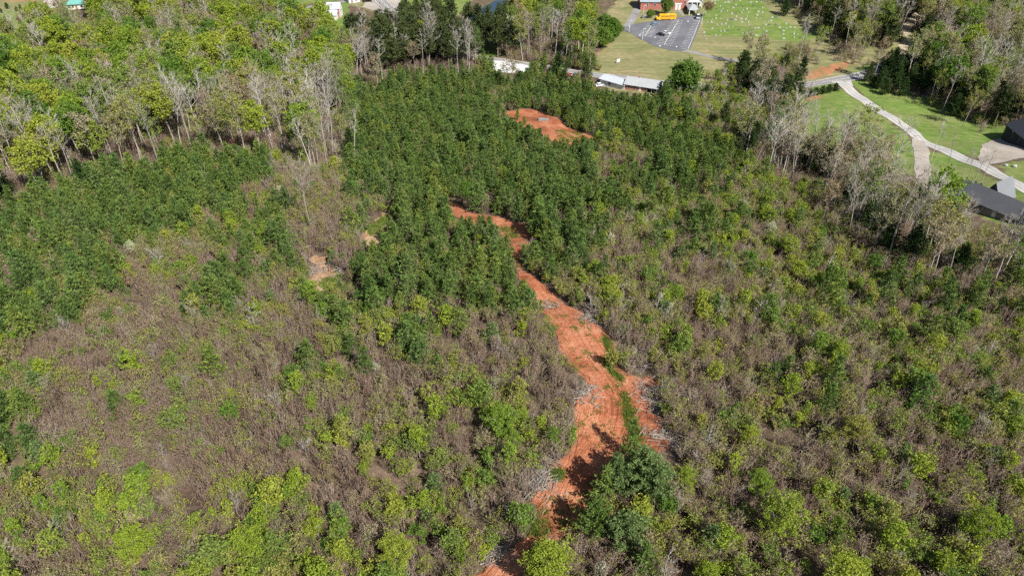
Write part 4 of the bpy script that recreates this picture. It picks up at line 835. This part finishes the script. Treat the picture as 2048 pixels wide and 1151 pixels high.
def site(name, label, a, b, cat='house', group=None):
    """a building whose front stands on the line between two photographed ground points; local x along the front, y away"""
    A, B = unproj(*a), unproj(*b); d = B - A; L = float(np.hypot(d[0], d[1])); c_ = (A + B) / 2
    r = thing(name, label, cat, (A[0], A[1], (A[2] + B[2]) / 2 + .05), math.atan2(d[1], d[0]), group); return r, L
def walls(root, x0, x1, y0, y1, h, rise, mat, axis='x', name='wall', base=-2.0):
    mb = MB()
    v = [(x0, y0, base), (x1, y0, base), (x1, y1, base), (x0, y1, base), (x0, y0, h), (x1, y0, h), (x1, y1, h), (x0, y1, h)]; q = [[0, 1, 5, 4], [1, 2, 6, 5], [2, 3, 7, 6], [3, 0, 4, 7]]; t_ = []
    if rise:
        if axis == 'x': v += [(x0, (y0 + y1) / 2, h + rise), (x1, (y0 + y1) / 2, h + rise)]; t_ = [[4, 8, 7], [5, 6, 9]]
        else: v += [((x0 + x1) / 2, y0, h + rise), ((x0 + x1) / 2, y1, h + rise)]; t_ = [[4, 5, 8], [6, 7, 9]]
    mb.add(v, q, t_); return obj(name, mb.mesh(name, [M[mat]]), root)
def gable_roof(root, x0, x1, y0, y1, h, rise, mat, axis='x', over=.5, th=.16, name='roof'):
    mb = MB(); s_ = rise / (((y1 - y0) if axis == 'x' else (x1 - x0)) / 2)
    def slab(e0, e1, r0, r1):
        v = [e0, e1, r1, r0]; V_ = [(*p[:2], p[2] + .03) for p in v] + [(*p[:2], p[2] + .03 + th) for p in v]
        mb.add(V_, [[0, 3, 2, 1], [4, 5, 6, 7], [0, 1, 5, 4], [1, 2, 6, 5], [2, 3, 7, 6], [3, 0, 4, 7]])
    if axis == 'x':
        m_ = (y0 + y1) / 2; slab((x0 - over, y0 - over, h - s_ * over), (x1 + over, y0 - over, h - s_ * over), (x0 - over, m_, h + rise), (x1 + over, m_, h + rise)); slab((x1 + over, y1 + over, h - s_ * over), (x0 - over, y1 + over, h - s_ * over), (x1 + over, m_, h + rise), (x0 - over, m_, h + rise))
    else:
        m_ = (x0 + x1) / 2; slab((x0 - over, y1 + over, h - s_ * over), (x0 - over, y0 - over, h - s_ * over), (m_, y1 + over, h + rise), (m_, y0 - over, h + rise)); slab((x1 + over, y0 - over, h - s_ * over), (x1 + over, y1 + over, h - s_ * over), (m_, y0 - over, h + rise), (m_, y1 + over, h + rise))
    return obj(name, mb.mesh(name, [M[mat]]), root)
def hip_roof(root, x0, x1, y0, y1, h, rise, mat, over=.5, name='roof'):
    x0 -= over; x1 += over; y0 -= over; y1 += over; m_ = (y0 + y1) / 2; i_ = min((y1 - y0) / 2, (x1 - x0) / 2 - .01); mb = MB()
    mb.add([(x0, y0, h), (x1, y0, h), (x1, y1, h), (x0, y1, h), (x0 + i_, m_, h + rise), (x1 - i_, m_, h + rise), (x0, y0, h - .2), (x1, y0, h - .2), (x1, y1, h - .2), (x0, y1, h - .2)], [[0, 1, 5, 4], [2, 3, 4, 5], [6, 7, 1, 0], [7, 8, 2, 1], [8, 9, 3, 2], [9, 6, 0, 3], [9, 8, 7, 6]], [[1, 2, 5], [3, 0, 4]])
    return obj(name, mb.mesh(name, [M[mat]]), root)
def part_box(name, root, c, sz, mat, rot=0.0):
    mb = MB(); mb.box((0, 0, 0), sz, 0, rot); o = obj(name, mb.mesh(name, [M[mat]]), root, c); return o
def window(root, x, z, w_=1.0, h_=1.3, y=0.0, frame='white'):
    f = part_box('window', root, (x, y - .03, z), (w_ + .2, .10, h_ + .2), frame); part_box('pane', f, (0, -.04, 0), (w_, .06, h_), 'glass')
def door(root, x, w_=1.1, h_=2.1, y=0.0, mat='white'):
    d_ = part_box('door', root, (x, y - .03, h_ / 2), (w_, .10, h_), mat); part_box('handle', d_, (w_ * .35, -.07, 0), (.08, .06, .15), 'steel')

r, L = site('brick_ranch_house', 'long brick ranch house with grey metal roof beside the shade tree', (1250, 179), (1313, 189))
Lw = L - 4.5; walls(r, 0, Lw, 0, 8.5, 2.6, 1.7, 'brick'); gable_roof(r, 0, L, 0, 8.5, 2.6, 1.7, 'roof_grey', over=.7)
for x_ in (1.6, 4.2, 9.0): window(r, x_, 1.5)
door(r, 6.6); walls(r, L - .3, L, 6.5, 8.5, 2.6, 0, 'brick', name='carport_wall')
for x_, y_ in ((L - .3, .2), (L - .3, 4.0), (L - 2.4, .2)): part_box('carport_post', r, (x_, y_, 1.2), (.22, .22, 2.7), 'white')
part_box('chimney', r, (4.5, 5.2, 4.3), (.7, .7, 1.2), 'brick')
r, L = site('metal_roof_garage', 'low garage with pale metal roof joined to the brick ranch house', (1199, 170), (1248, 179.3), 'garage'); walls(r, 0, L, 0, 7.0, 2.3, .9, 'white'); gable_roof(r, 0, L, 0, 7.0, 2.3, .9, 'roof_pale', over=.45); door(r, 2.0); window(r, 5.2, 1.4)
r, L = site('black_barn', 'black metal barn with gable roof at the gravel apron', (2001, 278), (2062, 303), 'barn'); walls(r, 0, L, 0, 13, 4.0, 2.6, 'black'); gable_roof(r, 0, L, 0, 13, 4.0, 2.6, 'roof_black', over=.5)
for x_ in (3.0, 7.6, 12.2): part_box('garage_door', r, (x_, -.03, 1.6), (3.4, .1, 3.2), 'roof_black')
part_box('wall_lamp', r, (5.3, -.15, 3.5), (.35, .3, .25), 'white')
r, L = site('dark_roofed_house', 'long house with charcoal shingle roof and pointed rear gable', (1899, 412), (2043, 449)); walls(r, 0, L, 0, 10, 2.7, 2.6, 'darkbrick'); gable_roof(r, 0, L, 0, 10, 2.7, 2.6, 'roof_dark', over=.6)
walls(r, L * .24, L * .50, 6.5, 13.5, 2.7, 4.6, 'darkbrick', 'y', name='gable_wall'); gable_roof(r, L * .24, L * .50, 6.0, 13.5, 2.7, 4.6, 'roof_slate', 'y', .5, name='gable_roof')
for x_ in (L * .10, L * .18): part_box('roof_vent', r, (x_, 5.6, 5.35), (.4, .4, .5), 'roof_black')
for x_ in (3.0, 8.0, 16.0): window(r, x_, 1.5)
door(r, 12.0)
r, L = site('white_farmhouse', 'white two storey farmhouse with pale metal roof at the wood edge', (651, 41), (677, 40.5)); walls(r, 0, L, 5.0, 12.0, 4.9, 2.4, 'white'); gable_roof(r, 0, L, 5.0, 12.0, 4.9, 2.4, 'roof_pale', over=.35)
walls(r, 0, L - .9, 0, 4.97, 2.5, 0, 'white', name='wing_wall'); mb = MB(); mb.add([(-.3, -.4, 2.45), (L - .6, -.4, 2.45), (L - .6, 4.95, 4.3), (-.3, 4.95, 4.3), (-.3, -.4, 2.6), (L - .6, -.4, 2.6), (L - .6, 4.95, 4.45), (-.3, 4.95, 4.45)], [[0, 3, 2, 1], [4, 5, 6, 7], [0, 1, 5, 4], [1, 2, 6, 5], [2, 3, 7, 6], [3, 0, 4, 7]]); obj('wing_roof', mb.mesh('wing_roof', [M['roof_pale']]), r)
for x_ in (1.4, 3.4): window(r, x_, 1.4, .8, 1.1)
door(r, 4.8); part_box('chimney', r, (L - .5, 4.4, 2.4), (.7, .7, 5.0), 'brick')
for y_ in (7.0, 9.8):
    f = part_box('window', r, (L + .03, y_, 3.4), (.1, 1.0, 1.3), 'white'); part_box('pane', f, (.04, 0, 0), (.06, .8, 1.1), 'glass')
r, L = site('old_shed', 'ramshackle white shed with dull green roof below the farmhouse', (619, 50), (651, 53.5), 'shed'); walls(r, 0, L * .62, 0, 5, 2.2, .8, 'cream'); gable_roof(r, 0, L * .62, 0, 5, 2.2, .8, 'roof_blue', over=.3); walls(r, L * .64, L, -.8, 3.6, 2.0, .6, 'white', 'y', name='annex_wall'); gable_roof(r, L * .64, L, -.8, 3.6, 2.0, .6, 'roof_pale', 'y', .25, name='annex_roof'); part_box('open_door', r, (L * .82, -.83, .95), (1.6, .1, 1.7), 'glass'); window(r, 3.0, 1.3)
r, L = site('teal_roofed_house', 'cream house with teal metal roof above the wooded hollow', (132, 20), (178, 17)); walls(r, 0, L, 0, 8, 2.8, 0, 'cream'); hip_roof(r, 0, L, 0, 8, 2.8, 2.2, 'roof_teal', .7); door(r, 6.0, mat='wood')
for x_ in (2.0, 4.2, 9.0, 11.5): window(r, x_, 1.5)
r, L = site('pale_cottage', 'small pale cottage with faded roof next to the teal roofed house', (91, 17), (117, 15)); walls(r, 0, L, 0, 6.5, 2.5, 1.7, 'white'); gable_roof(r, 0, L, 0, 6.5, 2.5, 1.7, 'roof_rose', over=.4); door(r, 3.0); window(r, 1.2, 1.4); window(r, 5.2, 1.4)
r, L = site('white_outbuilding', 'white outbuilding at the top edge beside the far road', (698, 7), (720, 4), 'outbuilding'); walls(r, 0, L, 0, 6, 2.8, 1.2, 'white'); gable_roof(r, 0, L, 0, 6, 2.8, 1.2, 'roof_pale', over=.3); door(r, 2.0, mat='wood'); window(r, 4.6, 1.5)
r, L = site('dark_carport', 'open carport in dark shade beside the far road', (730, 6.5), (747, 5.5), 'carport'); gable_roof(r, 0, L, 0, 6, 2.5, .9, 'roof_grey', over=.3); walls(r, 0, L, 5.7, 6, 2.5, 0, 'black')
for x_ in (.1, L - .1): part_box('post', r, (x_, .1, 1.0), (.2, .2, 3.0), 'wood')

# church: brick wing, taller brick middle, white columned porch and drive-through canopy
r, L = site('brick_church', 'red brick church with white columned porch above the parking lot', (1280.5, 20.5), (1372, 17.5), 'church'); s1 = L * .60
walls(r, 0, s1, 0, 14, 4.2, 3.2, 'brick'); gable_roof(r, 0, s1, 0, 14, 4.2, 3.2, 'roof_blue', over=.6)
for x_ in (4.0, 8.2, 12.4): window(r, x_, 2.4, .9, 1.5)
walls(r, s1 + .02, L, -1.5, 16, 6.2, 3.5, 'brick', 'y', name='middle_wall'); gable_roof(r, s1 + .02, L, -1.5, 16, 6.2, 3.5, 'roof_blue', 'y', .4, name='middle_roof')
for x_ in (s1 + 4.6, s1 + 6.4): part_box('door', r, (x_, -1.54, 1.5), (1.3, .12, 3.0), 'white')
part_box('door_surround', r, (s1 + 5.5, -1.52, 3.5), (4.0, .1, .7), 'white')
for x_ in (s1 + 2.0, s1 + 9.2): window(r, x_, 4.4, .9, 1.6, -1.5)
walls(r, L + .1, L + 9.0, 3.0, 20, 4.6, 3.2, 'white', 'y', name='porch_wall'); gable_roof(r, L + .1, L + 9.0, -.6, 20, 4.6, 3.2, 'roof_pale', 'y', .4, name='porch_roof')
mb = MB(); mb.add([(L + .1, -.5, 4.6), (L + 9.0, -.5, 4.6), (L + 4.55, -.5, 7.75)], None, [[0, 1, 2]]); obj('pediment', mb.mesh('pediment', [M['white']]), r)
part_box('beam', r, (L + 4.55, -.3, 4.35), (8.9, .5, .5), 'white')
for x_ in (L + .5, L + 3.1, L + 6.0, L + 8.6):
    mb = MB(); mb.prism((0, 0, -.5), (0, 0, 4.1), .28, .24, 10); obj('column', mb.mesh('column', [M['white']]), r, (x_, -.3, 0))
for x_ in (L + 2.0, L + 4.5, L + 7.2): part_box('porch_window', r, (x_, 2.95, 1.9), (1.5, .1, 2.8), 'glass')
hip_roof(r, L - .5, L + 4.5, -12.5, -1.0, 3.1, 1.7, 'roof_grey', .3, 'canopy_roof')
for x_ in (L - .3, L + 4.3):
    for y_ in (-12.2, -7.0): part_box('canopy_post', r, (x_, y_, 1.2), (.4, .4, 3.4), 'white')
part_box('canopy_floor', r, (L + 2.0, -6.5, .02), (5.4, 12.5, .3), 'concrete'); part_box('steps', r, (L + 5.5, -2.0, .1), (8.0, 3.0, .5), 'white')
cp = P2([(1352, 20), (1356, 24), (1362, 30), (1364, 33), (1370, 33), (1366, 27), (1360, 20)]); drape('church_path', cp, 2.0, M['concrete'], .09, 0, kind='structure')

# ------------------------------------------------------------------ vehicles
def paint(name, col): return mat_plain(name, col, .28, .04, .5, .5)
PAINT = dict(black=paint('black_car_paint', (.012, .012, .014)), white=paint('white_car_paint', (.6, .6, .6)), blue=paint('blue_grey_car_paint', (.10, .16, .24)), grey=paint('grey_car_paint', (.20, .20, .21)), red=paint('red_car_paint', (.45, .06, .045)), yellow=paint('school_bus_yellow', (.80, .40, .012)))
def profile(name, pts, wd, mat, parent, inset=0.0):
    """a side outline pulled to a body, drawn in a little at the top"""
    mb = MB(); n = len(pts); zt = max(p[1] for p in pts); zl = min(p[1] for p in pts); V_ = []
    for s_ in (-1, 1):
        for x_, z_ in pts: V_.append((x_, s_ * (wd / 2 - inset * (z_ - zl) / (zt - zl)), z_))
    mb.add(V_, [[i, (i + 1) % n, n + (i + 1) % n, n + i] for i in range(n)])
    me = mb.mesh(name, [mat]); o = obj(name, me, parent)
    import bmesh
    b = bmesh.new(); b.from_mesh(me); b.verts.ensure_lookup_table(); b.faces.new([b.verts[i] for i in range(n)][::-1]); b.faces.new([b.verts[n + i] for i in range(n)]); bmesh.ops.recalc_face_normals(b, faces=b.faces); b.to_mesh(me); b.free(); return o
def wheel(parent, x, y, rad, wd=.25):
    mb = MB(); k = 14; a = np.arange(k) / k * 6.2832; ring = np.stack([np.cos(a) * rad, 0 * a, np.sin(a) * rad], 1)
    V_ = np.concatenate([ring + (0, -wd / 2, 0), ring + (0, wd / 2, 0), [(0, -wd / 2, 0), (0, wd / 2, 0)]]); i = np.arange(k); j = (i + 1) % k
    mb.add(V_, np.stack([i, j, j + k, i + k], 1), np.concatenate([np.stack([j, i, 0 * i + 2 * k], 1), np.stack([i + k, j + k, 0 * i + 2 * k + 1], 1)])); w_ = obj('wheel', mb.mesh('tyre', [M['rubber']]), parent, (x, y, rad))
    mb = MB(); mb.box((0, 0, 0), (rad * .9, wd + .04, rad * .9)); obj('rim', mb.mesh('rim', [M['steel']]), w_)
def car(px, py, heading, label, col, kind='car', group=None):
    p_ = unproj(px, py); r = thing('parked_' + kind, label, kind, (p_[0], p_[1], p_[2] + .12), math.radians(heading), group); suv = kind in ('suv', 'van'); z1 = 1.05 if suv else .92; zt = {'suv': 1.8, 'van': 2.3}.get(kind, 1.45)
    profile('body', [(-2.3, .32), (2.25, .32), (2.3, .7), (2.2, .84), (1.0, z1), (-1.95, z1), (-2.28, z1 - .12), (-2.34, .6)], 1.84, PAINT[col], r, .08)
    back = -2.1 if kind in ('suv', 'van') else -1.75
    profile('cabin_glass', [(1.15, z1), (.35, zt - .06), (back + .35, zt - .06), (back, z1)], 1.66, M['glass'], r, .16)
    profile('roof', [(.42, zt - .07), (.30, zt), (back + .42, zt), (back + .3, zt - .07)], 1.46, PAINT[col], r, .05)
    for x_ in (-1.4, 1.42):
        for y_ in (-.82, .82): wheel(r, x_, y_, .34)
    for y_ in (-.62, .62): part_box('headlight', r, (2.27, y_, .72), (.08, .36, .14), 'steel'); part_box('tail_light', r, (-2.31, y_, .78), (.07, .30, .16), 'brick')
    return r
car(1322, 71.5, -38, 'black sedan parked mid lot beside the white car', 'black', group='cars in the church lot')
car(1332, 68.5, -35, 'white car parked beyond the black sedan', 'white', group='cars in the church lot')
car(1310, 50.5, 14, 'blue grey car parked at the top of the short stall row', 'blue', group='cars in the church lot')
car(1396, 37, 75, 'white van parked beside the church canopy', 'white', 'van', group='cars in the church lot')
car(1291, 36, 8, 'dark car on the grass next to the small round bush', 'grey', group='cars in the church lot')
car(1153, 153.5, -14, 'white car at the roadside behind the young pines', 'white'); car(1136, 152, 8, 'red car partly behind the white roadside car', 'red'); car(1200, 172.5, 20, 'white car in front of the low metal garage', 'white')
p_ = unproj(1331, 40); r = thing('school_bus', 'yellow school bus parked along the top of the church lot', 'bus', (p_[0], p_[1], p_[2] + .12), math.radians(183))
profile('body', [(-5.4, .55), (5.3, .55), (5.35, 1.45), (4.0, 1.65), (3.75, 2.75), (3.4, 3.02), (-5.2, 3.05), (-5.42, 2.8)], 2.5, PAINT['yellow'], r, .12)
for s_ in (-1, 1):
    for k_ in range(9): part_box('side_window', r, (-4.55 + k_ * .9, s_ * 1.175, 2.2), (.72, .06, .62), 'glass')
    for z_ in (.95, 1.45): part_box('rub_rail', r, (-1.0, s_ * 1.235, z_), (8.6, .04, .10), 'black')
part_box('windscreen', r, (3.93, 0, 2.15), (.08, 2.1, .85), 'glass', 0); part_box('bumper', r, (5.36, 0, .62), (.2, 2.4, .3), 'black'); part_box('roof_hatch', r, (-1, 0, 3.07), (.9, .9, .08), 'white')
for x_ in (-3.2, 3.7):
    for y_ in (-1.08, 1.08): wheel(r, x_, y_, .5, .3)
for y_ in (-.95, .95): part_box('headlight', r, (5.36, y_, 1.1), (.06, .3, .25), 'white')

# ------------------------------------------------------------------ small things
def pole(name, px, py, h, label, lamp=True, arm=None):
    p_ = unproj(px, py); r = thing(name, label, 'pole' if not lamp else 'lamp post', (p_[0], p_[1], p_[2] - .2)); mb = MB(); mb.prism((0, 0, 0), (0, 0, h), .16, .10, 8); obj('post', mb.mesh('post', [M['steel' if lamp else 'wood']]), r)
    if lamp: part_box('arm', r, (.5, 0, h - .05), (1.1, .1, .1), 'steel'); part_box('lamp_head', r, (1.1, 0, h - .1), (.7, .35, .18), 'white')
    else:
        part_box('crossarm', r, (0, 0, h - .6), (2.2, .14, .16), 'wood')
        for x_ in (-.9, .9): part_box('insulator', r, (x_, 0, h - .44), (.12, .12, .18), 'white')
pole('lamp_post', 1257.7, 65, 6.5, 'lamp post at the narrow tip of the parking lot'); pole('lamp_post', 1284.6, 80, 6, 'lamp post on the lower kerb of the parking lot'); pole('lamp_post', 1403, 50, 7, 'lamp post between the parking lot and the graves'); pole('lamp_post', 1286, 34, 6.5, 'lamp post on the grass near the dark parked car')
pole('utility_pole', 1587, 211, 11, 'utility pole at the end of the juniper row', False); pole('utility_pole', 1765, 137, 9, 'utility pole where the road meets the evergreens', False); pole('utility_pole', 1833, 72, 9, 'utility pole beside the upper dirt lane', False); pole('utility_pole', 1000, 113, 9, 'utility pole across from the white gravel lot', False)
p_ = unproj(1236, 126); r = thing('lawn_sign', 'white sign board standing alone on the church lawn', 'sign', tuple(p_), math.radians(40)); part_box('board', r, (0, 0, 1.1), (2.2, .18, 1.5), 'white')
for x_ in (-.9, .9): part_box('leg', r, (x_, 0, .1), (.12, .12, 1.0), 'wood')
r = thing('concrete_tank', 'grey concrete tank lid lying on the red clearing', 'concrete tank', tuple(unproj(1087, 241)), math.radians(-8)); part_box('slab', r, (0, 0, .3), (3.8, 1.9, .8), 'concrete')
for x_ in (-1.2, 1.2): part_box('lid', r, (x_, 0, .76), (.9, .9, .14), 'concrete')
def boulder(px, py, s_, label):
    import bmesh
    b = bmesh.new(); bmesh.ops.create_icosphere(b, subdivisions=2, radius=1.0)
    for v in b.verts: v.co *= 1 + .18 * math.sin(v.co.x * 4 + s_) * math.cos(v.co.y * 3.3) + .1 * math.sin(v.co.z * 6); v.co.z *= .8
    me = bpy.data.meshes.new('boulder'); b.to_mesh(me); b.free(); me.materials.append(M['stone']); p_ = unproj(px, py); o = obj('boulder', me, None, (p_[0], p_[1], p_[2] + s_ * .5), s_, label=label, category='boulder', group='boulders on the lawn'); o.scale = (s_ * 1.2, s_, s_)
boulder(2012, 332, .6, 'pale boulder on the lawn closer to the gravel apron'); boulder(2029, 334, .68, 'pale boulder on the lawn farther from the gravel apron')
# gravestones in loose rows
def stone_mesh(v_, mat):
    mb = MB(); w_, h_, d_ = ((.8, .78, .22), (.5, .9, .2), (1.1, .68, .25), (.45, .45, .35))[v_]; a = np.linspace(0, math.pi, 7); top = [(-w_ / 2, .2), (w_ / 2, .2)] + [(math.cos(t_) * w_ / 2, h_ * .75 + math.sin(t_) * h_ * .25) for t_ in a]; n = len(top)
    V_ = [(x_, -d_ / 2, z_) for x_, z_ in top] + [(x_, d_ / 2, z_) for x_, z_ in top]; c_ = len(V_); V_ += [(0, -d_ / 2, h_ * .5), (0, d_ / 2, h_ * .5)]
    mb.add(V_, [[i, (i + 1) % n, n + (i + 1) % n, n + i] for i in range(n)], [[i, c_, (i + 1) % n] for i in range(n)] + [[n + i, n + (i + 1) % n, c_ + 1] for i in range(n)]); mb.box((0, 0, .08), (w_ + .35, d_ + .3, .3)); return mb.mesh('gravestone', [M[mat]])
SM = [stone_mesh(i % 4, 'stone') for i in range(4)] + [stone_mesh(0, 'stone_dark'), stone_mesh(2, 'stone_dark')]
GRAVE = P2([(1420, 2), (1470, -8), (1520, 2), (1545, 30), (1590, 55), (1605, 80), (1560, 80), (1500, 70), (1450, 66), (1408, 86), (1404, 60), (1412, 42), (1424, 34)])
lo, hi = GRAVE.min(0), GRAVE.max(0); nst = 0
for rown, ry in enumerate(np.arange(lo[1], hi[1], 5.2)):
    rx = lo[0]; cnt = {}
    while rx < hi[0]:
        rx += rnd.choice([1.9, 2.4, 3.5, 6.0, 9.0]); yy = ry + rnd.normal() * .5 + (rx - lo[0]) * .12
        if pip(GRAVE, np.array([rx]), np.array([yy]))[0] and nst < 230:
            dark = rnd.uniform() < .16; o = obj('gravestone', SM[4 + int(rnd.integers(0, 2)) if dark else int(rnd.integers(0, 4))], None, (rx, yy, float(terr(rx, yy)) - .02), rnd.normal() * .06 + .15, label=(ORD[cnt.setdefault(dark, 0)] + ' ' if cnt.setdefault(dark, 0) < 20 else '') + ('dark granite' if dark else 'pale stone') + ' gravestone from left in the ' + (ORD[rown] if rown < 20 else 'last') + ' grave row up the knoll', category='gravestone', group='dark gravestones' if dark else 'pale gravestones'); nst += 1; cnt[dark] += 1
# heaps of cut brush and fallen stems
def pile(px, py, rad, n, h, label, name='brush_pile'):
    p_ = unproj(px, py); mb = MB(); c_ = np.column_stack([rnd.normal(size=(n, 2)) * rad * .45, np.abs(rnd.normal(size=n)) * h * .45]); d_ = rdir(n) * np.array([1, 1, .35]); L_ = rad * rnd.uniform(.35, .9, n)[:, None]
    mb.prism(c_ - d_ * L_ * .5, c_ + d_ * L_ * .5, .07 * rnd.uniform(.5, 1.6, n), .03, 4); k_ = n * 3; s_ = np.repeat(c_, 3, 0) + rnd.normal(size=(k_, 3)) * np.array([.5, .5, .25]); mb.spike(s_, s_ + rdir(k_) * np.array([1, 1, .6]) * rad * .35, .03)
    r = thing(name, label, 'brush pile', tuple(p_)); obj('sticks', mb.mesh('sticks', [M['log']]), r, kind='stuff')
pile(1078, 958, 4.5, 130, 1.0, 'heap of grey sticks on the brush side of the lower trail'); pile(1272, 722, 5.0, 150, 1.3, 'long tangle of grey branches beside the red trail bend'); pile(1163, 787, 3.0, 80, .8, 'small grey stick heap in the trail elbow'); pile(1335, 872, 4.0, 110, .9, 'pale stick heap at the wide corner of the clay'); pile(1000, 1105, 3.5, 90, .8, 'stick heap at the bottom of the trail')
pile(1318, 800, 4.5, 130, 1.4, 'dark branch tangle on the brush side of the wide clay'); pile(690, 545, 4.0, 90, .9, 'grey stick litter beside the small clay patch'); pile(625, 545, 3.5, 80, .9, 'pale stick litter at the far rim of the small clay patch'); pile(1185, 640, 4.0, 90, .8, 'grey stick litter where the trail widens'); pile(1092, 615, 3.0, 60, .7, 'stick litter at the narrow part of the trail')
def log(a, b, rad, label):
    A, B = unproj(*a), unproj(*b); d_ = B - A; L_ = np.linalg.norm(d_); r = thing('fallen_log', label, 'log', tuple(A), math.atan2(d_[1], d_[0])); mb = MB(); x = np.linspace(0, L_, 6); p = np.column_stack([x, .12 * np.sin(x), rad + .35 + .1 * np.cos(x * .7)]); rr = np.linspace(rad, rad * .45, 6); mb.prism(p[:-1], p[1:], rr[:-1], rr[1:], 7); obj('trunk', mb.mesh('trunk', [M['log']]), r)
    mb = MB(); mb.prism([(L_ * .6, 0, rad + .4)], [(L_ * .85, 1.3, 1.1)], rad * .35, rad * .15, 5); obj('limb', mb.mesh('limb', [M['log']]), r)
log((598, 505), (640, 488), .25, 'pale fallen log above the small clay patch'); log((640, 470), (690, 452), .2, 'thin fallen log in the brown hollow'); log((1590, 452), (1605, 425), .25, 'grey broken log at the edge of the bare wood'); log((1575, 335), (1602, 352), .25, 'white fallen log under the bare hardwoods')
for i_, (a_, b_) in enumerate(((938, 84), (958, 88), (976, 92), (1004, 98))): tree('shore_pine', 'tall_pine', a_, b_, 19, ('first', 'second', 'third', 'last')[i_] + ' tall dark pine from left in front of the pond', cat='pine', var=i_, rot=i_, wide=1.0, group='pines in front of the pond')
for i_, (a_, b_) in enumerate(((4, 26), (12, 44), (16, 18), (34, 22), (42, 20), (57, 34), (60, 44), (64, 37), (75, 16))): tree('field_shrub', 'cedar_tree', a_, b_, 2.6 + .5 * (i_ % 3), ORD[i_] + ' small dark evergreen from left on the grassy field', cat='shrub', var=i_, wide=1.2, group='evergreens on the grassy field')
